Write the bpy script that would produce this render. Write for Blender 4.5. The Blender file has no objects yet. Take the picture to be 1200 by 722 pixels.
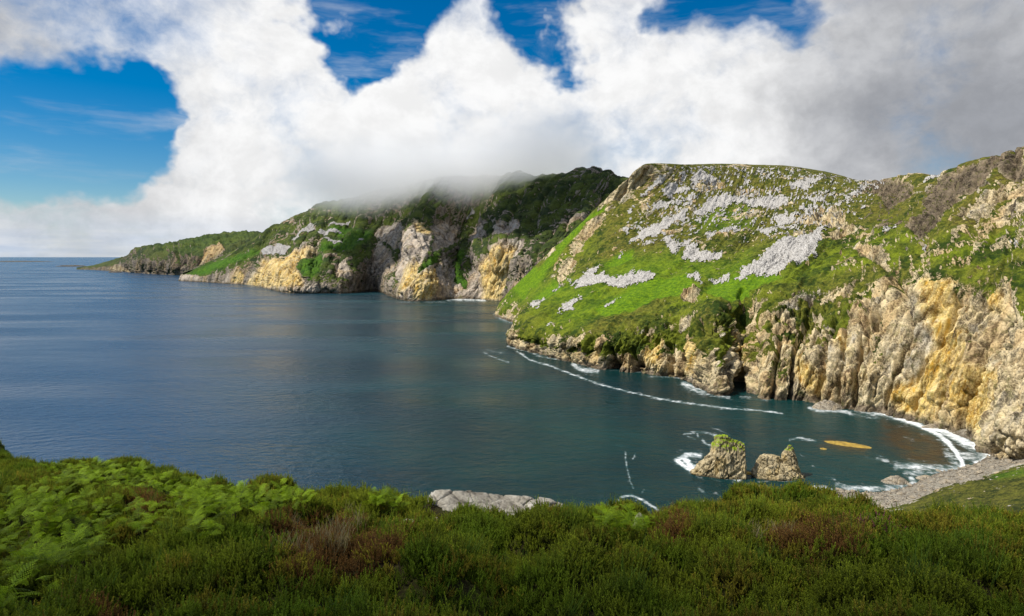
import bpy, math, random
import numpy as np
from mathutils import Vector, Matrix

random.seed(4)
rng = np.random.default_rng(7)
C = bpy.context.scene.collection
SC = bpy.context.scene

# ------------------------------------------------------------------ camera
F = 782.0            # focal length in photograph pixels (photograph 1200 wide)
HZ = 301.0           # row of the sea horizon
EYE = 120.0          # metres above the sea
cam_data = bpy.data.cameras.new('camera')
cam_data.sensor_width = 36.0
cam_data.lens = F / 1200.0 * 36.0
cam_data.shift_y = -60.0 / 1200.0
cam_data.clip_start = 0.1
cam_data.clip_end = 600000.0
cam = bpy.data.objects.new('camera', cam_data)
C.objects.link(cam)
cam.location = (0, 0, EYE)
cam.rotation_euler = (math.radians(90), 0, 0)
SC.camera = cam

# ------------------------------------------------------------------ light
SUN_AZ = math.radians(-102)     # measured from +Y, clockwise
SUN_EL = math.radians(52)
SUN_DIR = Vector((math.sin(SUN_AZ) * math.cos(SUN_EL), math.cos(SUN_AZ) * math.cos(SUN_EL), math.sin(SUN_EL)))
sd = bpy.data.lights.new('sun', 'SUN')
sd.energy = 4.7
sd.angle = math.radians(0.5)
sd.color = (1.0, 0.95, 0.86)
so = bpy.data.objects.new('sun', sd)
C.objects.link(so)
so.rotation_euler = SUN_DIR.to_track_quat('Z', 'Y').to_euler()
SC.view_settings.view_transform = 'Standard'
SC.view_settings.look = 'None'
SC.view_settings.exposure = 0.3
SC.view_settings.gamma = 1.0
SC.view_settings.use_curve_mapping = False
SC.cycles.use_denoising = True
SC.cycles.max_bounces = 8
SC.cycles.diffuse_bounces = 3
SC.cycles.glossy_bounces = 3
SC.cycles.transparent_max_bounces = 8
SC.cycles.volume_bounces = 12
SC.cycles.caustics_reflective = False
SC.cycles.caustics_refractive = False

# ------------------------------------------------------------------ node helper
class NT:
    def __init__(self, nt):
        self.nt = nt
    def n(self, kind, ins=None, **props):
        nd = self.nt.nodes.new(kind)
        for k, v in props.items():
            setattr(nd, k, v)
        for k, v in (ins or {}).items():
            self.set(nd.inputs[k], v)
        return nd
    def set(self, sock, v):
        if isinstance(v, bpy.types.NodeSocket):
            self.nt.links.new(v, sock)
        elif isinstance(v, bpy.types.Node):
            self.nt.links.new(v.outputs[0], sock)
        else:
            if isinstance(v, (tuple, list)) and sock.type == 'RGBA' and len(v) == 3:
                v = (*v, 1.0)
            sock.default_value = v
    def math(self, op, a, b=None, c=None, clamp=False):
        nd = self.nt.nodes.new('ShaderNodeMath')
        nd.operation = op
        nd.use_clamp = clamp
        self.set(nd.inputs[0], a)
        if b is not None: self.set(nd.inputs[1], b)
        if c is not None: self.set(nd.inputs[2], c)
        return nd.outputs[0]
    def vmath(self, op, a, b=None):
        nd = self.nt.nodes.new('ShaderNodeVectorMath')
        nd.operation = op
        self.set(nd.inputs[0], a)
        if b is not None: self.set(nd.inputs[1], b)
        return nd.outputs[1] if op in ('DOT_PRODUCT', 'LENGTH') else nd.outputs[0]
    def mapr(self, v, a, b, c=0.0, d=1.0, smooth=True):
        nd = self.nt.nodes.new('ShaderNodeMapRange')
        nd.interpolation_type = 'SMOOTHSTEP' if smooth else 'LINEAR'
        self.set(nd.inputs[0], v)
        for i, x in enumerate((a, b, c, d)):
            self.set(nd.inputs[1 + i], x)
        return nd.outputs[0]
    def mix(self, f, a, b, blend='MIX'):
        nd = self.nt.nodes.new('ShaderNodeMix')
        nd.data_type = 'RGBA'
        nd.blend_type = blend
        self.set(nd.inputs[0], f)
        self.set(nd.inputs[6], a)
        self.set(nd.inputs[7], b)
        return nd.outputs[2]
    def noise(self, vec, scale, detail=4.0, rough=0.55, dist=0.0):
        nd = self.n('ShaderNodeTexNoise', {'Vector': vec, 'Scale': scale, 'Detail': detail, 'Roughness': rough, 'Distortion': dist})
        return nd.outputs[0]
    def scalev(self, vec, s):
        return self.vmath('MULTIPLY', vec, s)
    def attr(self, name):
        return self.n('ShaderNodeAttribute', attribute_name=name)

def new_mat(name):
    m = bpy.data.materials.new(name)
    m.use_nodes = True
    nt = m.node_tree
    nt.nodes.clear()
    t = NT(nt)
    out = t.n('ShaderNodeOutputMaterial')
    return m, t, out

# ------------------------------------------------------------------ sky
def px_dir(x, y):
    v = Vector(((x - 600) / F, 1.0, (HZ - y) / F))
    return v.normalized()

world = bpy.data.worlds.new('World')
SC.world = world
world.use_nodes = True
wt = NT(world.node_tree)
world.node_tree.nodes.clear()
SKY_BLOBS = [  # column, row, angular radius in degrees, weight: banks of cloud (+) and openings (-)
    (60, 20, 8, .7), (170, 35, 6, .6), (270, 15, 5, .5), (230, 85, 3.5, .45), (345, -5, 4, .3),
    (270, 130, 5.5, .7), (230, 195, 6, .7), (340, 150, 5, .65), (340, 230, 9, .9), (480, 160, 6, .8), (440, 210, 9, .8), (560, 110, 5, .75), (600, 180, 9, .9), (700, 120, 4.5, .7), (740, 190, 9, .9),
    (800, 120, 4.5, .6), (880, 150, 7, .8), (990, 130, 7, .8), (1100, 90, 8, .9), (1180, 30, 9, .9), (1150, 170, 9, .9), (1060, 40, 4, .5),
    (110, 252, 4.5, 1.0), (10, 258, 6, 1.1), (200, 262, 6, .9), (560, 30, 2.5, .35), (520, 60, 3, .45), (745, 40, 1.6, .6), (775, 10, 2.0, .6), (870, 55, 2.0, .5), (980, 0, 4, .2), (15, 118, 2.0, .55), (95, 190, 1.6, .35),
    (40, 160, 5, -1.2), (110, 165, 4.5, -1.1), (60, 205, 3.5, -.8), (150, 140, 2.6, -.6), (130, 205, 2.8, -.7), (20, 95, 2.5, -.5), (110, 115, 2.5, -.5), (165, 185, 2.0, -.4),
    (430, 30, 4.0, -1.3), (385, 45, 2.6, -.8), (425, 80, 2.6, -.9), (408, 108, 1.5, -.6), (345, 45, 2, -.6), (470, 10, 3, -.5), (630, 10, 3.4, -1.0), (690, 30, 2.2, -.8), (650, 45, 2, -.5),
    (640, 12, 4.0, -.6), (690, 28, 2.5, -.4), (348, 50, 2.6, -.8), (395, 22, 3.6, -.6), (445, 60, 2.5, -.5), (120, 120, 2.5, -.5), (830, 30, 3.0, -1.0), (920, 40, 3.0, -.9), (780, 58, 1.8, -.7), (955, 55, 2.0, -.6), (850, 70, 2, -.4), (880, 15, 3, -.5),
]
GREY_BLOBS = [(40, 55, 10, .55), (1210, 120, 17, .50), (1120, 60, 14, .28), (1000, 170, 11, .25), (450, 235, 7, .15), (640, 195, 7, .35), (330, 250, 8, .1),
    (120, 268, 4, .25), (20, 285, 6, .3), (740, 100, 4, .15), (500, 140, 9, -.45), (680, 120, 7, -.35), (300, 130, 8, -.35), (820, 150, 9, -.35), (900, 190, 6, -.2)]
def build_sky():
    t = wt
    tc = t.n('ShaderNodeTexCoord')
    d = tc.outputs['Generated']
    sky = t.n('ShaderNodeTexSky', sky_type='NISHITA', sun_disc=False, sun_elevation=SUN_EL, sun_rotation=SUN_AZ,
              altitude=100.0, air_density=1.0, dust_density=0.2, ozone_density=4.5)
    hs = t.n('ShaderNodeHueSaturation', {'Saturation': 1.55, 'Value': 1.0, 'Color': sky.outputs[0]})
    lp = t.n('ShaderNodeBackground', {'Color': hs.outputs[0], 'Strength': 0.076})
    sep = t.n('ShaderNodeSeparateXYZ', {0: d})
    cv = t.vmath('MULTIPLY', d, (1.25, 1.25, 1.55))
    warp = t.n('ShaderNodeTexNoise', {'Vector': cv, 'Scale': 4.0, 'Detail': 5.0, 'Roughness': 0.54})
    wv = t.vmath('SCALE', t.vmath('SUBTRACT', warp.outputs[1], (.5, .5, .5)))
    wv.node.inputs['Scale'].default_value = 0.10
    cw = t.vmath('ADD', cv, wv)
    wd = t.vmath('SCALE', t.vmath('SUBTRACT', warp.outputs[1], (.5, .5, .5)))
    wd.node.inputs['Scale'].default_value = 0.33
    dw = t.vmath('NORMALIZE', t.vmath('ADD', d, wd))
    def blobs(lst, vec, lim=None):
        acc = 0.0
        for (x, y, r, w) in lst:
            c = math.cos(math.radians(r))
            dt = t.vmath('DOT_PRODUCT', vec, tuple(px_dir(x, y)))
            e = t.math('POWER', 2.718, t.math('MULTIPLY', t.math('SUBTRACT', dt, 1.0), 1.0 / (1 - c)))
            acc = t.math('MULTIPLY_ADD', e, w * 1.1 if (lim and w < 0) else w, acc)
        if lim:
            acc = t.math('MAXIMUM', t.math('MINIMUM', acc, lim[1]), lim[0])
        return acc
    n1 = t.noise(cw, 3.3, 9.0, 0.60)
    n2 = t.noise(cw, 11.0, 7.0, 0.62)
    cov = t.math('ADD', t.math('MULTIPLY', t.math('SUBTRACT', n1, 0.5), 4.0), blobs(SKY_BLOBS, dw, (-.95, .62)))
    cov = t.math('ADD', cov, t.math('MULTIPLY', t.math('SUBTRACT', n2, 0.5), 0.9))
    mask = t.mapr(cov, -0.62, 0.80)
    # thin streaks of high cloud
    sv = t.vmath('ADD', t.vmath('MULTIPLY', d, (2.0, 2.0, 13.0)), wd)
    st = t.mapr(t.noise(sv, 1.6, 5.0, 0.6), 0.50, 0.85, 0.0, 0.60)
    mask = t.math('MAXIMUM', mask, st)
    low = t.mapr(sep.outputs[2], 0.0, 0.06, 0.90, 0.0)
    mask = t.math('MAXIMUM', mask, low)
    grey = t.math('ADD', blobs(GREY_BLOBS, dw), t.math('MULTIPLY', t.math('SUBTRACT', t.noise(cw, 3.4, 5.0, 0.55), 0.47), 1.3))
    grey = t.math('SUBTRACT', grey, t.math('MULTIPLY', t.math('SUBTRACT', n2, 0.5), 0.5))
    gm = t.mapr(grey, -0.25, 1.15)
    lump = t.n('ShaderNodeTexNoise', {'Vector': t.vmath('ADD', cw, (-.02, .0, .03)), 'Scale': 11.0, 'Detail': 7.0, 'Roughness': .62}).outputs[0]
    relief = t.mapr(t.math('SUBTRACT', n2, lump), -0.16, 0.16, 0.93, 1.04)
    col = t.mix(gm, (1.0, 1.0, 1.0), (0.36, 0.375, 0.41))
    far = t.mapr(sep.outputs[2], 0.0, 0.075, 0.85, 0.0)
    band = t.mapr(t.noise(t.vmath('MULTIPLY', d, (4, 4, 34)), 1.0, 5.0, .6), .30, .70)
    hcol = t.mix(band, (0.50, 0.61, 0.78), (0.84, 0.87, 0.91))
    col = t.mix(far, col, hcol)
    cl = t.n('ShaderNodeBackground', {'Color': col, 'Strength': t.math('MULTIPLY', relief, 0.765)})
    ms = t.n('ShaderNodeMixShader', {0: mask, 1: lp.outputs[0], 2: cl.outputs[0]})
    t.n('ShaderNodeOutputWorld', {0: ms.outputs[0]})
build_sky()
world.cycles.sampling_method = 'MANUAL'
world.cycles.sample_map_resolution = 512

# ------------------------------------------------------------------ numpy noise
def _h(ix, iy, iz, seed):
    h = (ix * np.uint32(374761393) + iy * np.uint32(668265263) + iz * np.uint32(2147483647) + np.uint32(seed * 1274126177 & 0xffffffff))
    h = (h ^ (h >> np.uint32(13))) * np.uint32(1274126177)
    h = (h ^ (h >> np.uint32(15))) * np.uint32(2246822519)
    return h ^ (h >> np.uint32(16))
def pnoise(p, seed=0):
    p = np.asarray(p, np.float64)
    i = np.floor(p).astype(np.int64)
    f = (p - i).astype(np.float32)
    i = (i & 0xffffffff).astype(np.uint32)
    w = f * f * f * (f * (f * 6 - 15) + 10)
    res = 0
    one = np.uint32(1)
    for dx in (0, 1):
        wx = w[..., 0] if dx else 1 - w[..., 0]
        for dy in (0, 1):
            wy = w[..., 1] if dy else 1 - w[..., 1]
            for dz in (0, 1):
                wz = w[..., 2] if dz else 1 - w[..., 2]
                h = _h(i[..., 0] + one * dx, i[..., 1] + one * dy, i[..., 2] + one * dz, seed)
                gx = (h & np.uint32(1023)).astype(np.float32) / 511.5 - 1
                gy = ((h >> np.uint32(10)) & np.uint32(1023)).astype(np.float32) / 511.5 - 1
                gz = ((h >> np.uint32(20)) & np.uint32(1023)).astype(np.float32) / 511.5 - 1
                res = res + wx * wy * wz * (gx * (f[..., 0] - dx) + gy * (f[..., 1] - dy) + gz * (f[..., 2] - dz))
    return res * 1.25
def fbm(p, octv=4, gain=0.5, seed=0, lac=2.03):
    a, s, out = 1.0, 0.0, 0
    p = np.asarray(p, np.float64)
    for k in range(octv):
        out = out + a * pnoise(p, seed + 17 * k)
        s += a
        a *= gain
        p = p * lac + 3.7
    return out / s
def ridged(p, octv=4, gain=0.5, seed=0, lac=2.05):
    a, s, out = 1.0, 0.0, 0
    p = np.asarray(p, np.float64)
    for k in range(octv):
        out = out + a * (1 - 2.2 * np.abs(pnoise(p, seed + 31 * k)))
        s += a
        a *= gain
        p = p * lac + 1.9
    return out / s          # about -0.3 .. 1
def blocks(p, seed=0):
    """broken rock: a value for the joint block each point lies in, and how close it is to the block's edge"""
    p = np.asarray(p, np.float32)
    i0 = np.floor(p).astype(np.int64)
    f = (p - i0).astype(np.float32)
    f1 = np.full(p.shape[:-1], 9.0, np.float32); f2 = f1.copy(); val = np.zeros_like(f1)
    for a in (-1, 0, 1):
        for b in (-1, 0, 1):
            for c in (-1, 0, 1):
                q = ((i0 + np.array([a, b, c])) & 0xffffffff).astype(np.uint32)
                h = _h(q[..., 0], q[..., 1], q[..., 2], seed)
                dx = a + (h & np.uint32(1023)).astype(np.float32) / 1023 - f[..., 0]
                dy = b + ((h >> np.uint32(10)) & np.uint32(1023)).astype(np.float32) / 1023 - f[..., 1]
                dz = c + ((h >> np.uint32(20)) & np.uint32(1023)).astype(np.float32) / 1023 - f[..., 2]
                d = dx * dx + dy * dy + dz * dz
                near = d < f1
                f2 = np.where(near, f1, np.minimum(f2, d))
                v = ((h * np.uint32(2654435761)) >> np.uint32(8) & np.uint32(1023)).astype(np.float32) / 1023
                val = np.where(near, v, val)
                f1 = np.minimum(f1, d)
    return val, np.sqrt(f2) - np.sqrt(f1)
def sstep(x, a, b):
    t = np.clip((x - a) / (b - a), 0, 1)
    return t * t * (3 - 2 * t)
def poly_sd(px, py, poly):
    """signed distance (pixels), positive inside"""
    poly = np.asarray(poly, float)
    d = np.full(px.shape, 1e9)
    ins = np.zeros(px.shape, bool)
    n = len(poly)
    for k in range(n):
        ax, ay = poly[k]
        bx, by = poly[(k + 1) % n]
        ex, ey = bx - ax, by - ay
        wx, wy = px - ax, py - ay
        t = np.clip((wx * ex + wy * ey) / (ex * ex + ey * ey + 1e-9), 0, 1)
        d = np.minimum(d, np.hypot(wx - ex * t, wy - ey * t))
        c = ((ay > py) != (by > py)) & (px < ex * (py - ay) / (ey if abs(ey) > 1e-9 else 1e-9) + ax)
        ins ^= c
    return np.where(ins, d, -d)
def line_d(px, py, pts):
    d = np.full(px.shape, 1e9)
    for (ax, ay), (bx, by) in zip(pts[:-1], pts[1:]):
        ex, ey = bx - ax, by - ay
        t = np.clip(((px - ax) * ex + (py - ay) * ey) / (ex * ex + ey * ey + 1e-9), 0, 1)
        d = np.minimum(d, np.hypot(px - ax - ex * t, py - ay - ey * t))
    return d

# ------------------------------------------------------------------ placing
def at(x, y, Y):
    """point on the sight line of a photograph pixel at distance Y ahead"""
    return ((x - 600) / F * Y, Y, EYE + (HZ - y) / F * Y)
def at_z(x, y, z=0.0):
    return at(x, y, (EYE - z) * F / (y - HZ))
def project(P):
    Y = np.maximum(P[..., 1], 1e-3)
    return 600 + P[..., 0] / Y * F, HZ - (P[..., 2] - EYE) / Y * F

# ------------------------------------------------------------------ meshes
def mesh_np(name, V, faces, mat=None, attrs=None, smooth=True):
    me = bpy.data.meshes.new(name)
    V = np.asarray(V, np.float32).reshape(-1, 3)
    faces = np.asarray(faces, np.int32)
    nf, k = faces.shape
    me.vertices.add(len(V))
    me.vertices.foreach_set('co', V.ravel())
    me.loops.add(nf * k)
    me.loops.foreach_set('vertex_index', faces.ravel())
    me.polygons.add(nf)
    me.polygons.foreach_set('loop_start', np.arange(0, nf * k, k, dtype=np.int32))
    me.polygons.foreach_set('use_smooth', np.full(nf, smooth))
    me.update(calc_edges=True)
    me.validate()
    for an, av in (attrs or {}).items():
        a = me.attributes.new(an, 'FLOAT', 'POINT')
        a.data.foreach_set('value', np.asarray(av, np.float32).ravel())
    if mat: me.materials.append(mat)
    return me
def link(name, me, parent=None):
    o = bpy.data.objects.new(name, me)
    C.objects.link(o)
    if parent is not None: o.parent = parent
    return o
def grid_faces(nu, nv, wrap=False):
    i = np.arange(nu if wrap else nu - 1)[:, None]
    j = np.arange(nv - 1)[None, :]
    i2 = (i + 1) % nu
    f = np.stack([i * nv + j, i2 * nv + j, i2 * nv + j + 1, i * nv + j + 1], -1)
    return f.reshape(-1, 4)
def grid_normals(P):
    du = np.gradient(P, axis=0)
    dv = np.gradient(P, axis=1)
    n = np.cross(du, dv)
    return n / (np.linalg.norm(n, axis=-1, keepdims=True) + 1e-9)
def catmull(A, ts):
    """A [n,...] sampled at float positions ts (0..n-1); limited tangents so that it does not overshoot"""
    n = len(A)
    d = A[1:] - A[:-1]
    m = np.zeros_like(A)
    m[1:-1] = 0.5 * (d[1:] + d[:-1])
    m[0], m[-1] = d[0], d[-1]
    i = np.clip(np.floor(ts).astype(int), 0, n - 2)
    f = (ts - i).reshape((-1,) + (1,) * (A.ndim - 1))
    f2, f3 = f * f, f * f * f
    return (2 * f3 - 3 * f2 + 1) * A[i] + (f3 - 2 * f2 + f) * m[i] + (-2 * f3 + 3 * f2) * A[i + 1] + (f3 - f2) * m[i + 1]
def spread(counts):
    out = []
    for k, c in enumerate(counts):
        out.append(k + np.arange(c) / c)
    out.append([len(counts)])
    return np.concatenate(out)
def loft(ctrl, ucounts, vcounts):
    A = np.asarray(ctrl, float)                 # [stations, rows, 3]
    tu, tv = spread(ucounts), spread(vcounts)
    B = catmull(A, tu)
    D = catmull(np.swapaxes(B, 0, 1), tv)
    P = np.swapaxes(D, 0, 1)
    U, V = np.meshgrid(tu, tv, indexing='ij')
    return P, U, V
def tag(o, label=None, cat=None, group=None, kind=None):
    if label: o['label'] = label
    if cat: o['category'] = cat
    if group: o['group'] = group
    if kind: o['kind'] = kind
    return o

# ------------------------------------------------------------------ ground colours
def terrain_mat(name, s, dry_a=(0.050, 0.040, 0.013), dry_b=(0.150, 0.138, 0.022), grass_a=(0.020, 0.040, 0.004), grass_b=(0.145, 0.182, 0.010), lush=(0.108, 0.220, 0.004),
                rock_lo=(0.085, 0.068, 0.045), rock_hi=(0.66, 0.54, 0.33)):
    m, t, out = new_mat(name)
    pos = t.n('ShaderNodeNewGeometry').outputs['Position']
    rock, lsh, och, drk, dry = (t.attr(k).outputs['Fac'] for k in ('rock', 'lush', 'ochre', 'dark', 'dry'))
    nb = t.noise(pos, 1 / (30 * s), 5.0, 0.6)
    nm = t.noise(pos, 1 / (5 * s), 6.0, 0.65)
    nf = t.noise(pos, 1 / (1.3 * s), 4.0, 0.65)
    # grass
    g = t.mix(t.mapr(t.math('ADD', t.math('MULTIPLY', nb, .70), t.math('MULTIPLY', nm, .40)), 0.44, 0.66), grass_a, grass_b)
    g = t.mix(t.math('MULTIPLY', dry, t.mapr(t.math('ADD', t.math('MULTIPLY', nb, .5), t.math('MULTIPLY', nm, .5)), .36, .58)), g, t.mix(t.mapr(nm, .4, .62), dry_a, dry_b))
    g = t.mix(t.mapr(lsh, 0.0, 1.0, smooth=False), g, t.mix(t.mapr(nm, .35, .68), (lush[0] * .5, lush[1] * .55, lush[2]), (lush[0] * 1.35, lush[1] * 1.08, lush[2])))
    tuft = t.mapr(nf, .38, .62, .68, 1.18)
    g = t.mix(1.0, g, t.n('ShaderNodeCombineColor', {0: tuft, 1: tuft, 2: tuft}).outputs[0], 'MULTIPLY')
    # rock: beds dip to one side, stains run down the face
    sp = t.n('ShaderNodeSeparateXYZ', {0: pos}).outputs
    shx = t.math('MULTIPLY_ADD', sp[2], -.42, sp[0])
    rv = t.n('ShaderNodeCombineXYZ', {0: shx, 1: sp[1], 2: t.math('MULTIPLY', sp[2], .28)}).outputs[0]
    r1 = t.noise(rv, 1 / (9 * s), 7.0, 0.68, 0.6)
    r2 = t.noise(t.vmath('MULTIPLY', rv, (1.0, 1.0, 0.45)), 1 / (4 * s), 5.0, 0.62)
    r3 = t.noise(rv, 1 / (26 * s), 3.0, .6)
    rr = t.mapr(t.math('ADD', t.math('MULTIPLY', r1, .6), t.math('MULTIPLY', nf, .4)), 0.39, 0.59)
    rc = t.mix(rr, rock_lo, rock_hi)
    rc = t.mix(t.math('MULTIPLY', t.mapr(r3, .48, .62), .55), rc, t.mix(rr, (.12, .062, .022), (.50, .33, .14)))
    rc = t.mix(t.math('MULTIPLY', t.mapr(r3, .44, .32), .6), rc, t.mix(rr, (.07, .066, .06), (.44, .42, .38)))
    oc = t.mix(rr, (0.27, 0.15, 0.025), (0.76, 0.58, 0.22))
    oc = t.mix(t.math('MULTIPLY', t.mapr(r2, .54, .66), .75), oc, (0.55, 0.30, 0.03))
    om = t.math('MULTIPLY', och, t.mapr(r2, .30, .58, 0.45, 1.0))
    rc = t.mix(om, rc, oc)
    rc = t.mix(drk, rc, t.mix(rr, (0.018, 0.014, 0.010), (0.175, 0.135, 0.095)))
    rc = t.mix(t.mapr(r1, .40, .30), rc, (0.05, 0.038, 0.024))
    moss = t.math('MULTIPLY', t.mapr(nm, .50, .66), 0.45)
    rc = t.mix(moss, rc, (0.10, 0.105, 0.02))
    # ragged border between the two
    rm = t.mapr(t.math('ADD', rock, t.math('MULTIPLY', t.math('SUBTRACT', t.math('ADD', t.math('MULTIPLY', nm, .5), t.math('MULTIPLY', nf, .5)), .5), 1.5)), .38, .62)
    col = t.mix(rm, g, rc)
    bh = t.math('ADD', t.math('MULTIPLY', nm, 1.0), t.math('MULTIPLY', nf, .5))
    bh = t.math('ADD', bh, t.math('MULTIPLY', t.math('MULTIPLY', r1, rm), 2.2))
    bump = t.n('ShaderNodeBump', {'Strength': 0.75, 'Distance': 1.5 * s, 'Height': bh})
    b = t.n('ShaderNodeBsdfPrincipled', {'Base Color': col, 'Roughness': 0.95, 'Specular IOR Level': 0.15, 'Normal': bump.outputs[0]})
    t.n('ShaderNodeOutputMaterial')
    t.set(out.inputs[0], b.outputs[0])
    return m

def scree_mat(name, s, lo=(0.20, 0.19, 0.175), hi=(0.62, 0.59, 0.55)):
    m, t, out = new_mat(name)
    pos = t.n('ShaderNodeNewGeometry').outputs['Position']
    vo = t.n('ShaderNodeTexVoronoi', {'Vector': pos, 'Scale': 1 / (1.6 * s)})
    nf = t.noise(pos, 1 / (2.5 * s), 4.0, .6)
    v = t.mapr(t.math('ADD', t.math('MULTIPLY', vo.outputs[0], .5), t.math('MULTIPLY', nf, .7)), .25, .85)
    col = t.mix(v, hi, lo)
    bump = t.n('ShaderNodeBump', {'Strength': .6, 'Distance': 1.0 * s, 'Height': t.math('ADD', vo.outputs[0], nf)})
    b = t.n('ShaderNodeBsdfPrincipled', {'Base Color': col, 'Roughness': .95, 'Specular IOR Level': .15, 'Normal': bump.outputs[0]})
    t.set(out.inputs[0], b.outputs[0])
    return m

def zp(z1, org, sc):
    return [(org[0] + x / sc, org[1] + y / sc) for x, y in z1]
def z1(p): return zp(p, (560, 160), 3.609)
def z2(p): return zp(p, (860, 160), 3.529)
def z3(p): return zp(p, (560, 330), 3.609)
def z4(p): return zp(p, (860, 330), 3.529)
def z5(p): return zp(p, (60, 220), 4.0)
def z6(p): return zp(p, (320, 180), 3.609)
def z7(p): return zp(p, (940, 460), 4.615)
def z8(p): return zp(p, (770, 490), 6.0)

def polymask(px, py, polys, soft=1.5):
    out = np.zeros(px.shape)
    for p in polys:
        q = np.asarray(p)
        sel = (px > q[:, 0].min() - 12) & (px < q[:, 0].max() + 12) & (py > q[:, 1].min() - 12) & (py < q[:, 1].max() + 12)
        if sel.any():
            out[sel] = np.maximum(out[sel], sstep(poly_sd(px[sel], py[sel], p), -soft, soft))
    return out

SCREE = [z1(p) for p in (
    [(690, 265), (720, 220), (760, 180), (800, 158), (775, 200), (730, 235)],
    [(770, 235), (800, 210), (835, 205), (850, 225), (930, 235), (880, 245), (825, 250), (820, 275), (785, 255)],
    [(720, 325), (760, 290), (830, 285), (800, 305), (770, 315)],
    [(900, 195), (930, 150), (990, 175), (1010, 200), (960, 190), (905, 210)],
    [(905, 350), (950, 300), (1040, 255), (1060, 270), (1130, 260), (1150, 285), (1080, 285), (1040, 310), (975, 330), (960, 345)],
    [(650, 460), (690, 400), (770, 375), (850, 340), (882, 335), (875, 370), (830, 365), (810, 395), (760, 430), (700, 445)],
    [(700, 465), (735, 450), (745, 475)],
    [(785, 435), (830, 425), (820, 455), (855, 465), (910, 445), (905, 462), (860, 475), (850, 500), (825, 520), (808, 480)],
    [(865, 530), (890, 480), (925, 480), (945, 500), (1030, 505), (1030, 525), (960, 535)],
    [(965, 440), (975, 415), (1040, 410), (1075, 395), (1110, 405), (1110, 420), (1075, 415), (1060, 430), (1010, 425), (980, 450)],
    [(415, 660), (470, 590), (525, 555), (500, 605), (545, 595), (540, 615), (640, 600), (665, 575), (660, 600), (690, 585), (755, 590), (740, 610), (680, 630), (600, 655), (540, 640), (500, 645), (450, 650)],
    [(1095, 612), (1120, 590), (1155, 572), (1155, 600), (1110, 615)],
    [(885, 600), (940, 598), (950, 640), (925, 615)],
    [(985, 632), (1070, 600), (1065, 615), (1000, 635)],
    [(535, 720), (560, 705), (598, 685), (570, 708)],
    [(590, 525), (612, 502), (600, 528)], [(855, 155), (880, 175), (865, 200), (850, 190)], [(885, 280), (905, 262), (900, 300)],
    [(620, 400), (637, 392), (630, 425)], [(640, 330), (665, 312), (655, 330)],
)] + [z2(p) for p in (
    [(10, 600), (50, 560), (85, 555), (125, 520), (145, 490), (190, 455), (230, 425), (240, 440), (300, 420), (400, 380), (370, 410), (365, 440), (340, 490), (335, 520), (315, 500), (300, 540), (250, 550), (200, 580), (110, 590), (60, 580)],
    [(0, 255), (60, 270), (160, 260), (225, 270), (220, 300), (160, 315), (90, 300), (0, 275)],
    [(100, 395), (180, 385), (180, 410), (150, 430), (120, 420)],
    [(165, 345), (220, 335), (215, 355), (260, 345), (255, 360), (190, 380)],
    [(220, 225), (260, 200), (320, 185), (370, 185), (330, 205), (290, 235)],
    [(285, 275), (370, 275), (375, 290), (330, 295)],
    [(450, 290), (490, 250), (545, 205), (520, 240), (480, 275)],
    [(635, 420), (700, 385), (690, 405), (660, 420)],
    [(40, 195), (65, 190), (75, 205), (45, 208)], [(110, 185), (150, 175), (140, 188)],
    [(785, 200), (830, 170), (860, 170), (830, 190), (790, 205)], [(780, 470), (815, 452), (800, 475)], [(1172, 470), (1200, 462), (1195, 478)],
)] + [z3(p) for p in (
    [(230, 120), (262, 95), (290, 72), (270, 100), (245, 122)], [(255, 135), (285, 95), (297, 92), (270, 125)], [(345, 45), (360, 30), (330, 50)],
    [(292, 198), (315, 180), (312, 190)], [(385, 20), (405, 12), (398, 24)], [(538, 112), (565, 95), (598, 72), (575, 98)],
    [(335, 160), (380, 120), (420, 90), (440, 80), (405, 125), (370, 140)], [(410, 40), (440, 8), (470, 0), (440, 30)],
)]
LUSH = [z1(p) for p in (
    [(540, 560), (600, 510), (660, 500), (655, 530), (600, 555)],
    [(560, 700), (690, 622), (880, 602), (940, 650), (870, 680), (760, 705), (650, 745), (540, 765), (500, 740)],
    [(940, 690), (1000, 635), (1155, 600), (1155, 690), (1060, 715), (980, 690)],
    [(200, 640), (330, 470), (440, 350), (550, 295), (540, 320), (470, 360), (400, 440), (320, 540), (250, 640)],
    [(150, 640), (200, 540), (260, 560), (200, 690)], [(250, 700), (330, 620), (360, 650), (280, 710)],
)] + [z2(p) for p in ([(0, 590), (60, 590), (190, 578), (200, 600), (100, 640), (0, 680)],)] + [
    z4([(465, 440), (500, 375), (560, 390), (600, 345), (625, 400), (560, 430), (545, 455), (500, 450)])]
LUSHDIM = [z1([(60, 720), (200, 590), (420, 640), (560, 640), (520, 720)]), z3([(300, 200), (420, 110), (600, 30), (560, 100), (440, 190)]),
           z1([(520, 560), (800, 500), (1060, 540), (1155, 500), (1155, 640), (800, 620), (560, 640)]), z1([(950, 330), (1155, 300), (1155, 400), (940, 400)])]
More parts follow.
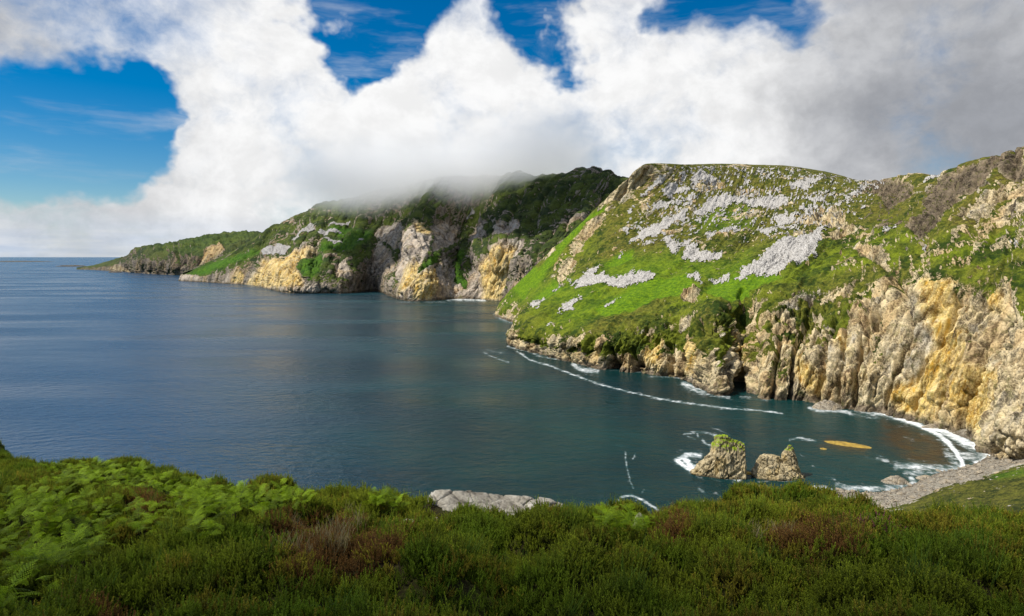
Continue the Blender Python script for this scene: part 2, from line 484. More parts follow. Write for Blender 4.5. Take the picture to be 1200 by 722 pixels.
CRAG = [z1(p) for p in (
    [(620, 180), (690, 125), (720, 140), (705, 190), (650, 250), (600, 285), (570, 270)],
    [(380, 500), (430, 420), (480, 360), (540, 340), (510, 400), (440, 490), (405, 525)],
    [(520, 270), (590, 230), (600, 260), (540, 290)], [(340, 600), (400, 520), (420, 550), (370, 640)], [(270, 520), (330, 460), (340, 480), (300, 520)],
    [(860, 690), (900, 650), (945, 680), (930, 722), (870, 722)], [(900, 200), (1000, 180), (1050, 220), (920, 250)],
)] + [z2(p) for p in (
    [(455, 290), (545, 205), (600, 170), (740, 205), (745, 250), (690, 290), (650, 320), (600, 250), (520, 240)],
    [(750, 410), (800, 330), (800, 235), (870, 180), (1075, 90), (1210, 30), (1210, 210), (1150, 190), (1100, 150), (1050, 230), (960, 280), (900, 350), (860, 400), (790, 455)],
    [(1010, 300), (1120, 240), (1165, 275), (1100, 340), (1010, 375), (930, 370)], [(240, 375), (330, 310), (450, 320), (460, 380), (380, 390)],
    [(380, 420), (460, 370), (560, 400), (430, 430)], [(0, 225), (50, 215), (90, 255), (20, 262)],
    [(500, 480), (540, 465), (660, 520), (640, 560), (560, 530)],
)]
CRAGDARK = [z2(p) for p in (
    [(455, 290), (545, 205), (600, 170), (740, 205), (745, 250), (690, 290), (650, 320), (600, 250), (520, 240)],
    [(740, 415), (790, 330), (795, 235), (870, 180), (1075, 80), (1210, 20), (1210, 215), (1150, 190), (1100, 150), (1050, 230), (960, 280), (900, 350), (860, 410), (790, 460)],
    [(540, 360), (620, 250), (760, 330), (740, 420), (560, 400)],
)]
PALE = [z2([(1010, 300), (1120, 240), (1165, 275), (1100, 340), (1010, 375), (930, 370)])]
OCHRE = [z4(p) for p in ([(780, 0), (920, 0), (905, 180), (950, 190), (960, 260), (880, 480), (800, 560), (690, 540), (640, 460), (760, 400), (800, 330), (830, 250), (800, 130)],
    [(1050, 50), (1110, 50), (1110, 120), (1060, 110)], [(420, 230), (480, 240), (480, 300), (440, 280)], [(260, 320), (370, 390), (330, 460), (260, 400)],
    [(900, 480), (960, 340), (1090, 380), (1060, 520), (1050, 640), (960, 600)], [(0, 180), (25, 200), (60, 420), (10, 420)])] + [
    z3([(880, 270), (950, 260), (960, 320), (900, 390), (885, 330)]), z3([(700, 330), (720, 240), (790, 240), (770, 380)]), z3([(490, 290), (510, 290), (505, 320), (485, 320)])]
CAVES = [z3([(545, 370), (545, 335), (575, 320), (600, 340), (590, 372)]), z3([(855, 398), (862, 330), (885, 300), (888, 340), (880, 400)]),
         z3([(1080, 440), (1088, 330), (1105, 290), (1115, 330), (1110, 445)]), z3([(660, 350), (672, 325), (690, 325), (700, 355)]), z4([(0, 420), (0, 340), (30, 330), (40, 400), (20, 430)])]

CLEFTS = [([(1019, 396), (1028, 368), (1043, 336)], 1.2), ([(1048, 330), (1062, 350)], .8), ([(905, 466), (908, 432), (914, 400)], .8), ([(1000, 474), (1003, 440), (1012, 396), (1020, 360)], .9), ([(958, 468), (964, 420), (976, 376)], 1.0),
          ([(1072, 480), (1088, 425), (1108, 382), (1118, 346)], 1.2), ([(1122, 502), (1138, 455), (1163, 410), (1184, 368)], 1.1), ([(1036, 478), (1052, 432), (1068, 392), (1076, 350)], .9), ([(925, 468), (930, 420), (942, 378), (950, 352)], .9),
          ([(746, 436), (743, 410)], .9), ([(666, 421), (663, 402)], .7), ([(816, 444), (820, 402), (823, 380)], 1.1), ([(788, 438), (785, 405)], .8), ([(721, 432), (717, 408)], .8), ([(683, 426), (680, 408)], .6), ([(1100, 490), (1112, 452), (1130, 410), (1150, 350)], .8),
          ([(886, 460), (884, 420), (888, 380)], .9), ([(980, 470), (985, 430), (996, 380)], .7), ([(630, 414), (629, 398)], .6), ([(865, 356), (872, 330), (880, 312)], .5),
          ([(1101, 214), (1091, 250), (1076, 286)], .6), ([(1126, 194), (1118, 226), (1104, 264)], .6), ([(1150, 182), (1145, 206), (1134, 234)], .6), ([(1173, 172), (1169, 198)], .5), ([(1031, 213), (1022, 240)], .45), ([(1051, 220), (1046, 242)], .45), ([(1190, 172), (1187, 206)], .5), ([(1085, 225), (1082, 262)], .4), ([(1012, 218), (1006, 236)], .4)]
# ------------------------------------------------------------------ near headland
HEAD = [  # foot, mid cliff, cliff top, low slope, mid slope, high slope, ridge : column, row, distance
 [(660, 330, 1500), (660, 315, 1495), (660, 308, 1490), (680, 285, 1480), (705, 260, 1450), (735, 232, 1420), (770, 196, 1360)],
 [(581, 366.2, 1400), (583, 361, 1399), (587, 354, 1397), (612, 327, 1390), (648, 293, 1375), (698, 246, 1345), (754, 193, 1300)],
 [(604, 379, 1203), (607, 372, 1206), (612, 364, 1212), (645, 324, 1250), (690, 281, 1280), (730, 237, 1300), (775, 192, 1315)],
 [(616, 391, 1043), (616, 382, 1050), (618, 371, 1062), (660, 333, 1130), (713, 286, 1200), (755, 240, 1270), (792, 193, 1330)],
 [(596.5, 404, 911), (599, 395, 914), (603, 385, 920), (652, 348, 1000), (720, 300, 1120), (772, 250, 1240), (812, 193.5, 1360)],
 [(640, 417, 809), (640, 405, 812), (641, 391, 822), (690, 350, 905), (750, 305, 1040), (802, 255, 1200), (836, 193, 1390)],
 [(700, 432, 716), (697, 414, 722), (692, 394, 738), (732, 350, 840), (790, 305, 990), (836, 253, 1190), (862, 193, 1410)],
 [(745, 437, 690), (742, 414, 700), (742, 388, 725), (775, 350, 815), (828, 300, 970), (870, 250, 1170), (890, 194, 1430)],
 [(772, 440, 675), (770, 412, 690), (770, 382, 720), (800, 345, 800), (850, 300, 940), (888, 250, 1150), (908, 194.5, 1430)],
 [(800, 444, 656), (800, 412, 668), (800, 375, 705), (825, 345, 780), (872, 300, 920), (908, 250, 1130), (928, 196, 1430)],
 [(842, 463, 579), (838, 420, 598), (836, 372, 655), (855, 342, 740), (900, 298, 880), (938, 252, 1080), (962, 201, 1400)],
 [(866, 455, 615), (868, 410, 640), (872, 362, 690), (890, 335, 740), (928, 296, 860), (965, 252, 1050), (985, 206, 1350)],
 [(893, 467, 566), (900, 415, 590), (905, 350, 660), (925, 325, 720), (958, 288, 840), (990, 246, 1010), (1010, 212, 1250)],
 [(940, 470, 557), (945, 410, 580), (950, 345, 650), (968, 315, 730), (998, 282, 830), (1022, 244, 960), (1040, 209.5, 1180)],
 [(985, 478, 530), (990, 410, 552), (1000, 335, 625), (1012, 305, 690), (1032, 275, 770), (1050, 243, 880), (1074, 204, 1080)],
 [(1030, 485, 510), (1035, 410, 528), (1042, 328, 590), (1048, 302, 640), (1060, 272, 710), (1078, 240, 790), (1104, 207, 930)],
 [(1075, 495, 484), (1080, 410, 500), (1086, 322, 545), (1090, 300, 585), (1097, 268, 635), (1104, 235, 690), (1132, 193, 740)],
 [(1118, 507, 456), (1128, 415, 470), (1138, 330, 500), (1142, 303, 535), (1148, 268, 580), (1152, 225, 625), (1178, 180, 660)],
 [(1140, 518, 432), (1160, 420, 445), (1182, 338, 470), (1188, 305, 500), (1198, 268, 540), (1205, 222, 580), (1230, 160, 610)],
 [(1170, 545, 385), (1172, 470, 390), (1205, 385, 415), (1230, 320, 450), (1245, 270, 490), (1258, 220, 530), (1280, 140, 570)],
 [(1260, 570, 350), (1270, 480, 352), (1290, 400, 375), (1310, 320, 410), (1320, 270, 450), (1330, 220, 490), (1350, 120, 530)],
 [(1420, 600, 320), (1430, 500, 322), (1440, 400, 345), (1450, 320, 380), (1460, 270, 420), (1470, 220, 460), (1480, 110, 500)],
]
def extend(stations, back=260, drop=70, sink=8):
    out = []
    for st in stations:
        pts = [np.array(at(*p)) for p in st]
        foot = pts[0]
        inl = pts[2] - foot
        inl[2] = 0
        inl /= np.linalg.norm(inl) + 1e-6
        low = foot - inl * 3.0
        low[2] = -sink
        bk = pts[-1].copy()
        dirv = np.array([bk[0], bk[1], 0]); dirv /= np.linalg.norm(dirv)
        b1 = bk + dirv * back * .5; b1[2] -= drop * .35
        b2 = bk + dirv * back; b2[2] -= drop
        out.append([low] + pts + [b1, b2])
    return out

def ucounts(stations, row, k=1.0, cap=120, lo=8):
    P = np.array([[p[row][0], p[row][1]] for p in stations], float)
    return [int(min(cap, max(lo, k * d))) for d in np.hypot(*np.diff(P, axis=0).T)]

def displaced(P, U, V, cl, amp_c, amp_s, edge, sc=1.0):
    """cl: how much of a cliff each point is; edge: 0 where the outline must hold; sc: metres per unit of detail"""
    N = grid_normals(P)
    q = P / sc
    w = fbm(q / 70, 3, .5, 5)[..., None] * 20
    Pa = np.stack([q[..., 0] - .38 * q[..., 2], q[..., 1] - .15 * q[..., 2], q[..., 2] * .20], -1) + w
    d_c = 15.0 * ridged(Pa / 78, 2, .5, 11) - 7.0
    d_c = d_c + 8.0 * ridged((Pa + .4 * w) / 27, 3, .55, 23) - 3.4
    P2 = np.stack([q[..., 0] - .5 * q[..., 2], q[..., 1], q[..., 2] * .42], -1) + .3 * w
    d_c = d_c + 4.2 * ridged(P2 / 10, 3, .6, 37) - 1.8
    d_c = d_c + 2.2 * ridged(P2 / 4.3, 2, .6, 41)
    cr = pnoise(Pa * np.array([1, 1, .8]) / 22, 43); cr2 = pnoise((P2 + 5) / 8.5, 47)
    d_c = d_c - 7.0 * np.exp(-(cr / .055) ** 2) * sstep(fbm(q / 40, 2, .5, 49), -.25, .1) - 2.6 * np.exp(-(cr2 / .07) ** 2)
    on = cl > .03
    d_b = np.zeros(cl.shape)
    qb = np.stack([q[..., 0] - .42 * q[..., 2], q[..., 1] - .1 * q[..., 2], q[..., 2] + .30 * q[..., 0]], -1)[on] + .6 * w[on] * .25
    for sz, am, gap, sd_ in (((17, 17, 42), 7.0, 2.2, 401), ((6.5, 6.5, 15), 3.0, 1.1, 403), ((2.9, 2.9, 5.5), 1.3, .5, 405)):
        v, e = blocks(qb / np.array(sz), sd_)
        d_b[on] += am * (v - .5) - gap * np.exp(-(e / .09) ** 2)
    d_c = .72 * d_c + d_b - 1.5
    led = q[..., 2] * .9 + q[..., 0] * .35 + 9 * fbm(q / 24, 2, .5, 3)
    d_c = d_c + 1.3 * np.sin(led / 4.4)
    Ps = np.stack([U * 26, V * 3.0, U * 0], -1)
    d_s = 14.0 * fbm(q / 120, 3, .5, 51) + 6.0 * ridged(Ps / 11 + .35 * fbm(q / 40, 3, .5, 8)[..., None], 2, .5, 61) - 1.8
    d_s = d_s + 6.5 * fbm(q / 30, 4, .58, 71) + 3.2 * ridged(q / 12, 4, .6, 81) + 1.0 * fbm(q / 3.4, 2, .6, 91)
    # outcrops stand out of the turf
    oc = fbm(q * np.array([1, 1, 1.6]) / 15, 5, .66, 95) + .75 * fbm(q / 75, 3, .5, 97) - .09
    d_s = d_s + 3.2 * sstep(oc, .14, .30) + 6.0 * ridged(q / 48, 2, .5, 99)
    d = cl * d_c * amp_c + (1 - cl) * d_s * amp_s
    return P + N * (d * sc * edge)[..., None], oc

def build_headland():
    st = extend(HEAD)
    uc = ucounts(HEAD, 2, 1.5, 150)
    vc = [4, 52, 60, 66, 66, 66, 70, 12, 6]
    P, U, V = loft(st, uc, vc)
    px, py = project(P)
    wx = 6 * fbm(P / 22, 3, .6, 101); wy = 4 * fbm(P / 22, 3, .6, 107)
    crag = polymask(px + wx, py + wy, CRAG, 4)
    cave = polymask(px, py, CAVES, 4)
    top = 3.0 + .35 * fbm(P / 45, 3, .6, 111)
    cl = 1 - sstep(V, top - .35, top + .25)
    cl = np.maximum(cl, crag * .85)
    edge = np.clip(1 - sstep(V, 6.6, 7.0) * .88, 0, 1) * (1 + .8 * crag * (1 - sstep(V, 5.6, 6.4)))
    edge = np.where(V > 7, 0.1, edge)
    edge = edge * (0.35 + .65 * sstep(V, .6, 1.6))
    left = sstep(U, 0.6, 2.2) * .75 + .25
    left = np.where(V < 3, np.maximum(left, .55), left)
    lush = np.clip(1.1 * polymask(px + wx * .5, py + wy * .5, LUSH, 3.5) + .5 * polymask(px + wx, py + wy, LUSHDIM, 14), 0, 1)
    Q, oc = displaced(P, U, V, cl, 1.05, .82, edge * left * (1 - .6 * np.clip(lush, 0, 1) * (1 - cl)))
    cleft = np.zeros(px.shape)
    for ln, dep in CLEFTS:
        cleft = np.maximum(cleft, dep * np.exp(-(line_d(px + .55 * wx, py + .5 * wy, ln) / 2.6) ** 2))
    cleft = cleft * (V > .8) * np.where(V < 4, 1, crag)
    Nb = grid_normals(P)
    Q = Q - Nb * (cave * 26 * (V > 0.7) + cleft * 13)[..., None]
    N = grid_normals(Q)
    slope = 1 - np.abs(N[..., 2])
    n1 = fbm(Q / 26, 4, .6, 121); n2 = fbm(Q / 7, 3, .6, 127)
    up = sstep(V, 4.4, 5.6)
    rock = sstep(slope + .34 * n1 + .22 * n2 + .16 * cl - .10 * sstep(V, 2.4, 3.2), .46, .64)
    bare = sstep(px + 60 * n1, 985, 1085)
    mid = sstep(px + 40 * n1, 845, 905) * (1 - bare)
    lft = 1 - np.clip(mid + bare, 0, 1)
    low = lft * (1.15 * (1 - sstep(V, 1.25, 2.35)) - .14) + mid * (.16 + .55 * (1 - sstep(V, 1.2, 2.2)) - .12 * sstep(V, 2.2, 3)) + bare * (.50 + .4 * (1 - sstep(V, 1.5, 3.0)) - .25 * sstep(V, 2.3, 3))
    hang = fbm(np.stack([P[..., 0] - .4 * P[..., 2], P[..., 1], P[..., 2] * .35], -1) / 19, 4, .62, 163)
    rock = np.maximum(rock * (1 - .8 * np.clip(1 - low, 0, 1) * (1 - crag) * (V < 3.1) * sstep(hang, .22, -.05)), cl * sstep(1.9 * hang + .5 * n2 + low, .0, .16))
    rock = np.maximum(rock, crag * sstep(n2 + n1 * .7, -.30, .06))
    # outcrops, most of them on the upper slope
    rock = np.maximum(rock, (.55 + .45 * up) * sstep(oc + .10 * n2 + .06 * up - .03 * (1 - up), .15, .27))
    rock = rock * (1 - .85 * sstep(lush, .4, .8) * (V > 2.5))
    rock = np.maximum(rock, sstep(5 + 4 * n1, 0, 5) * (V < 1.25))
    n0 = fbm(Q / 110, 3, .55, 161)
    dry = np.clip(.95 * sstep(V + 1.8 * n0, 3.9, 5.6) + .6 * sstep(n0 + .4 * n1, -.05, .3) + .35 * (V < 3.4), 0, 1) * (1 - lush)
    ochre = np.clip(polymask(px + wx, py + wy, OCHRE, 8) * 1.0 + .30 * (V < 3) * sstep(n1, -.1, .4), 0, 1)
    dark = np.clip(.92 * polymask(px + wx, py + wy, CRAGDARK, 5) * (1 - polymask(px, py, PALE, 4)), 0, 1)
    wet = 1 - sstep(Q[..., 2] + 5 * n2 + 3 * n1, 2.0, 6.5)
    dark = np.maximum(dark, .9 * wet)
    nu, nv = U.shape
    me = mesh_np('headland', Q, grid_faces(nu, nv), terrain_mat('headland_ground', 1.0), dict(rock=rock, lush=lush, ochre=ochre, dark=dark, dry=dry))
    tag(link('headland', me), kind='structure')
    # scree: patches of loose grey stones lying on the grass
    n3 = fbm(Q / 2.6, 2, .6, 157)
    run = fbm(np.stack([U * 9 + 2 * n1, V * 1.1, U * 0], -1), 4, .6, 159)
    sm = polymask(px + wx * .8 + 4.0 * n2 + 2.5 * n3, py + wy * .5 + 2.5 * n2 + 1.8 * n3, SCREE, 3.2)
    inner = (sm + .9 * run + .3 * n3 + .65 * (rng.uniform(0, 1, sm.shape) - .5) * (sm < .95) > .54) & (sm > .04) & (V > 2.5) & (n2 + .8 * n3 < .44)
    # scattered stones round the patches on the upper face
    spots = (V > 4.4) & (V < 6.9) & (U > 3) & (U < 13) & ((fbm(Q / 6.0, 2, .6, 141) + .35 * fbm(Q / 60, 2, .5, 143) + .34 * sstep(V, 4.8, 6) + .35 * run) > .55)
    inner |= spots
    f = grid_faces(nu, nv)
    keep = inner.ravel()[f].sum(1) >= 2
    f = f[keep]
    used, inv = np.unique(f, return_inverse=True)
    bv, be = blocks(Q.reshape(-1, 3)[used] / 2.6, 151)
    hgt = .3 + 1.7 * bv * (1 - np.exp(-(be / .15) ** 2)) + .6 * np.abs(n2).ravel()[used]
    Vv = Q.reshape(-1, 3)[used] + N.reshape(-1, 3)[used] * hgt[:, None]
    me = mesh_np('scree', Vv, inv.reshape(-1, 4), scree_mat('scree_stone', .9))
    tag(link('scree', me), label='patches of loose pale grey stones scattered down the grassy headland', kind='stuff')
    return P
build_headland()

# ------------------------------------------------------------------ far mountain
FAR = [
 [(209, 329.3, 3316), (210, 326, 3316), (211, 324.5, 3320), (213, 322, 3330), (216, 319, 3340)],
 [(222, 330, 3236), (223, 325, 3240), (226, 320, 3255), (232, 315, 3280), (240, 310, 3330)],
 [(250, 331.5, 3077), (251, 322, 3090), (258, 314, 3120), (268, 304, 3200), (285, 288, 3400)],
 [(272, 333, 2932), (274, 320, 2950), (280, 310, 2990), (290, 296, 3130), (306, 275, 3400)],
 [(300, 335, 2760), (301, 317, 2790), (308, 305, 2860), (320, 288, 3020), (332, 261, 3400)],
 [(330, 342.5, 2261), (330, 331, 2280), (336, 318, 2400), (346, 292, 2700), (358, 248, 3300)],
 [(348, 344, 2182), (349, 335, 2190), (354, 316, 2300), (364, 288, 2650), (380, 240, 3250)],
 [(372, 344, 2182), (372, 334, 2195), (376, 312, 2300), (388, 283, 2650), (408, 234, 3200)],
 [(405, 344, 2182), (405, 325, 2220), (410, 302, 2380), (424, 270, 2700), (448, 225, 3100)],
 [(440, 341, 2346), (441, 318, 2370), (448, 296, 2470), (460, 262, 2720), (484, 219, 3050)],
 [(468, 351, 1877), (470, 334, 1905), (478, 308, 2080), (484, 274, 2330), (510, 213, 2950)],
 [(490, 353, 1805), (490, 325, 1850), (488, 295, 1980), (488, 264, 2250), (524, 210, 2930)],
 [(511, 352, 1840), (513, 330, 1900), (518, 303, 2150), (530, 268, 2560), (548, 209, 2900)],
 [(532, 350.5, 1896), (535, 333, 1990), (542, 302, 2300), (552, 266, 2620), (578, 208, 2880)],
 [(555, 350.5, 1896), (558, 328, 1935), (562, 296, 2030), (572, 262, 2380), (604, 206, 2800)],
 [(575, 352, 1840), (579, 325, 1858), (584, 295, 1895), (598, 255, 2250), (626, 207, 2700)],
 [(592, 353, 1805), (597, 325, 1825), (604, 292, 1865), (622, 250, 2200), (650, 208, 2600)],
 [(615, 356, 1706), (620, 325, 1745), (628, 288, 1830), (654, 245, 2120), (685, 201, 2480)],
 [(650, 360, 1590), (655, 325, 1650), (662, 285, 1760), (690, 240, 2060), (712, 205, 2400)],
 [(690, 362, 1538), (695, 325, 1600), (705, 285, 1720), (720, 245, 2050), (732, 213, 2350)],
 [(740, 362, 1538), (745, 325, 1600), (760, 285, 1720), (780, 262, 2050), (800, 245, 2350)],
]
FB_ROCK = [z6(p) for p in (
    [(600, 300), (650, 370), (640, 430), (600, 520), (530, 590), (525, 500), (550, 420), (575, 360)],
    [(610, 500), (680, 480), (690, 560), (670, 625), (530, 625), (540, 580)],
    [(370, 500), (420, 430), (470, 390), (520, 450), (525, 510), (420, 520)],
    [(650, 330), (720, 290), (780, 330), (770, 400), (720, 420), (660, 430)],
    [(420, 370), (450, 330), (540, 310), (580, 340), (540, 420), (480, 390)],
    [(830, 390), (850, 320), (900, 300), (915, 370)], [(940, 360), (950, 310), (1050, 310), (1050, 350), (990, 375)],
    [(870, 480), (920, 415), (1060, 395), (1085, 420), (1030, 470), (965, 630), (880, 620), (830, 590), (845, 500)],
    [(0, 460), (60, 445), (190, 405), (150, 460), (100, 490), (150, 560), (200, 570), (270, 590), (270, 600), (40, 595), (0, 570)],
    [(690, 440), (760, 480), (830, 590), (720, 620), (690, 600)], [(0, 410), (50, 395), (80, 405), (40, 440)], [(255, 490), (310, 470), (330, 540), (270, 530)],
)] + [z5(p) for p in ([(900, 460), (1000, 350), (1110, 340), (1110, 425), (1060, 470), (950, 465)], [(800, 450), (890, 365), (910, 420), (890, 455)], [(595, 450), (600, 410), (650, 405), (720, 430), (800, 445), (800, 455)])]
FB_OCHRE = [z6(p) for p in (
    [(595, 300), (630, 310), (650, 360), (630, 370), (600, 350)], [(600, 520), (685, 490), (690, 560), (670, 620), (590, 615)], [(540, 540), (600, 450), (620, 470), (600, 560), (530, 600)],
    [(885, 470), (920, 420), (1040, 410), (1020, 480), (965, 625), (880, 615)], [(0, 470), (190, 410), (110, 490), (130, 560), (0, 565)])] + [
    z5([(910, 460), (1000, 350), (1110, 340), (1110, 425), (1060, 470), (950, 465)]), z5([(840, 445), (890, 370), (910, 420), (890, 450)])]
FB_SCREE = [z6(p) for p in ([(245, 320), (300, 300), (335, 285), (325, 300), (270, 335)], [(130, 350), (170, 318), (200, 320), (180, 340)], [(200, 350), (240, 345), (300, 355), (240, 375), (195, 370)],
    [(75, 370), (110, 350), (130, 355), (95, 378)], [(210, 390), (290, 385), (320, 380), (260, 400)], [(820, 290), (855, 240), (860, 250), (830, 298)], [(1115, 245), (1140, 220), (1130, 240)], [(360, 405), (375, 395), (372, 410)])] + [
    z5([(1010, 320), (1080, 275), (1140, 290), (1100, 330), (1020, 335)]), z5([(1120, 250), (1150, 232), (1200, 225), (1150, 255)]), z5([(1075, 300), (1095, 280), (1100, 315)])]
FB_LUSH = [z6(p) for p in ([(190, 410), (330, 370), (400, 340), (430, 370), (340, 440), (230, 440)], [(600, 520), (660, 435), (690, 470), (620, 510)], [(760, 540), (790, 420), (830, 430), (825, 580)],
    [(110, 500), (190, 430), (230, 450), (170, 560)], [(240, 345), (340, 310), (360, 340), (280, 380)])] + [z5([(640, 410), (760, 350), (900, 320), (1000, 290), (1000, 320), (860, 360), (760, 400), (700, 410)])]
def build_far():
    st = extend(FAR, 900, 120, 15)
    uc = ucounts(FAR, 1, 1.7, 90, 14)
    vc = [4, 46, 52, 60, 66, 8, 4]
    P, U, V = loft(st, uc, vc)
    px, py = project(P)
    wx = 3.5 * fbm(P / 70, 3, .6, 201); wy = 2.5 * fbm(P / 70, 3, .6, 207)
    rk = polymask(px + wx, py + wy, FB_ROCK, 3)
    cl = np.clip((1 - sstep(V, 1.7, 2.6)) * .6 * sstep(fbm(P / 160, 2, .5, 9) + .25, 0, .5) + .75 * rk, 0, 1)
    left = .15 + .85 * sstep(U, 0.5, 5)
    edge = np.where(V > 5, .3, 1 - .45 * sstep(V, 4.4, 5.0)) * left * (0.35 + .65 * sstep(V, .7, 1.6))
    N0 = grid_normals(P)
    gw = np.stack([U * 1.0 + .9 * fbm(P / 420, 3, .5, 12), V * .30 + .3 * fbm(P / 300, 2, .5, 13), U * 0], -1)
    gully = ridged(gw, 4, .62, 15) - .4 + .35 * fbm(P / 260, 3, .5, 16)
    P1 = P + N0 * (gully * 46 * sstep(V, 1.0, 2.6) * edge)[..., None]
    Q, oc = displaced(P1, U, V, cl, .62, .75, edge, 1.8)
    N = grid_normals(Q)
    slope = 1 - np.abs(N[..., 2])
    n1 = fbm(Q / 75, 4, .6, 221); n2 = fbm(Q / 22, 3, .6, 227)
    rock = np.maximum(sstep(slope + .30 * n1 + .30 * n2 + .2 * rk - .02, .44, .66) * .9, .8 * sstep(oc + .1 * n2, .08, .22))
    rock = np.maximum(rock, (1 - sstep(V, 1.3, 2.2 + .8 * n1)) * sstep(n2 + .6 * n1, -.25, .1))
    rock = np.maximum(rock, rk * sstep(n2 + .5 * n1, -.55, -.1))
    lush = np.clip(polymask(px + wx, py + wy, FB_LUSH, 3) * .75 + .16 * sstep(300 - px, 0, 80) , 0, 1)
    rock = rock * (1 - .9 * sstep(lush, .3, .7))
    rock = np.maximum(rock, (V < 1.3) * 1.0)
    ochre = np.clip(.85 * polymask(px + wx, py + wy, FB_OCHRE, 3), 0, 1)
    dark = np.clip((1 - rk) * .5 + .9 * (1 - sstep(Q[..., 2] + 6 * n2, 2, 9)), 0, 1) * (1 - ochre * .9)
    nu, nv = U.shape
    mt = terrain_mat('mountain_ground', 2.6, grass_a=(0.020, 0.034, 0.009), grass_b=(0.075, 0.098, 0.015), lush=(0.052, 0.150, 0.006), rock_lo=(.15, .125, .105), rock_hi=(.52, .44, .35))
    me = mesh_np('mountain', Q, grid_faces(nu, nv), mt, dict(rock=rock, lush=lush, ochre=ochre, dark=dark))
    tag(link('mountain', me), kind='structure')
    sm = polymask(px + wx * 1.6 + 2.2 * n2, py + wy * 1.4 + 1.6 * n2, FB_SCREE, 1.0) > .5
    sm |= (V > 2.4) & (V < 4.9) & (fbm(np.stack([U * 14, V * 5, U * 0], -1), 3, .6, 241) + .3 * n1 > .52)
    f = grid_faces(nu, nv)
    f = f[sm.ravel()[f].sum(1) >= 3]
    used, inv = np.unique(f, return_inverse=True)
    Vv = (Q + N * (1.2 + 2 * np.abs(n2)[..., None])).reshape(-1, 3)[used]
    me = mesh_np('mountain_scree', Vv, inv.reshape(-1, 4), scree_mat('mountain_scree_stone', 2.2, (.20, .19, .18), (.46, .44, .42)))
    tag(link('mountain_scree', me), label='grey stone runs down the dark mountain face', kind='stuff')
build_far()

# ------------------------------------------------------------------ distant headland and low reefs
DIST = [
 [(90, 315.8, 6340), (90, 315.2, 6360), (90, 314.9, 6400), (90, 314.7, 6500)],
 [(108, 316.3, 6130), (108, 314.5, 6160), (109, 312.5, 6220), (110, 311.5, 6400)],
 [(126, 317.2, 5790), (126, 314, 5800), (127, 310, 5900), (128, 306.5, 6200)],
 [(142, 318.2, 5456), (142, 314, 5480), (144, 306, 5600), (146, 302, 5900)],
 [(160, 320, 4939), (160, 313, 4960), (160, 303, 5100), (160, 294, 5400)],
 [(182, 321.5, 4577), (181, 312, 4600), (178, 301, 4800), (176, 291.5, 5200)],
 [(205, 322.5, 4364), (204, 310, 4390), (201, 299, 4600), (198, 288.5, 5100)],
 [(225, 323, 4265), (224, 309, 4290), (221, 295, 4500), (216, 284, 5100)],
 [(250, 323.5, 4170), (248, 308, 4190), (244, 291, 4450), (240, 279.5, 5100)],
 [(280, 324, 4080), (277, 308, 4120), (272, 288, 4400), (266, 275.5, 5100)],
 [(310, 324, 4080), (307, 305, 4150), (302, 287, 4400), (294, 274, 5100)],
 [(350, 324, 4080), (346, 305, 4150), (340, 290, 4400), (330, 278, 5100)],
]
def build_distant():
    st = extend(DIST, 1500, 160, 20)
    uc = ucounts(DIST, 1, 1.5, 60, 14)
    P, U, V = loft(st, uc, [3, 26, 30, 34, 6, 4])
    edge = np.where(V > 4, .2, 1 - .6 * sstep(V, 3.5, 4)) * (.15 + .85 * sstep(U, 1, 5)) * (.35 + .65 * sstep(V, .7, 1.6))
    cl = (1 - sstep(V, 1.8, 2.6)) * .9
    Q, oc = displaced(P, U, V, cl, .7, .8, edge, 4.5)
    N = grid_normals(Q)
    n1 = fbm(Q / 140, 4, .6, 321)
    px, py = project(P)
    rk = polymask(px, py, [z5([(250, 390), (300, 365), (330, 360), (370, 395), (300, 393)]), z5([(690, 380), (740, 300), (800, 280), (830, 320), (760, 350)])], 2)
    rock = np.maximum(sstep(1 - np.abs(N[..., 2]) + .3 * n1 + .3 * cl, .55, .8), rk)
    rock = np.maximum(rock, V < 1.2)
    lush = .18 * polymask(px + 4 * n1, py, [z5([(480, 300), (650, 250), (950, 215), (960, 240), (830, 290), (640, 330)])], 6)
    nu, nv = U.shape
    me = mesh_np('distant_headland', Q, grid_faces(nu, nv), terrain_mat('distant_ground', 6.0, grass_a=(0.026, 0.042, 0.016), grass_b=(0.07, 0.085, 0.022), rock_lo=(.09, .08, .07), rock_hi=(.30, .26, .22)),
                 dict(rock=rock, lush=lush, ochre=rk * .3, dark=.6 * (1 - rk)))
    tag(link('distant_headland', me), kind='structure')
build_distant()

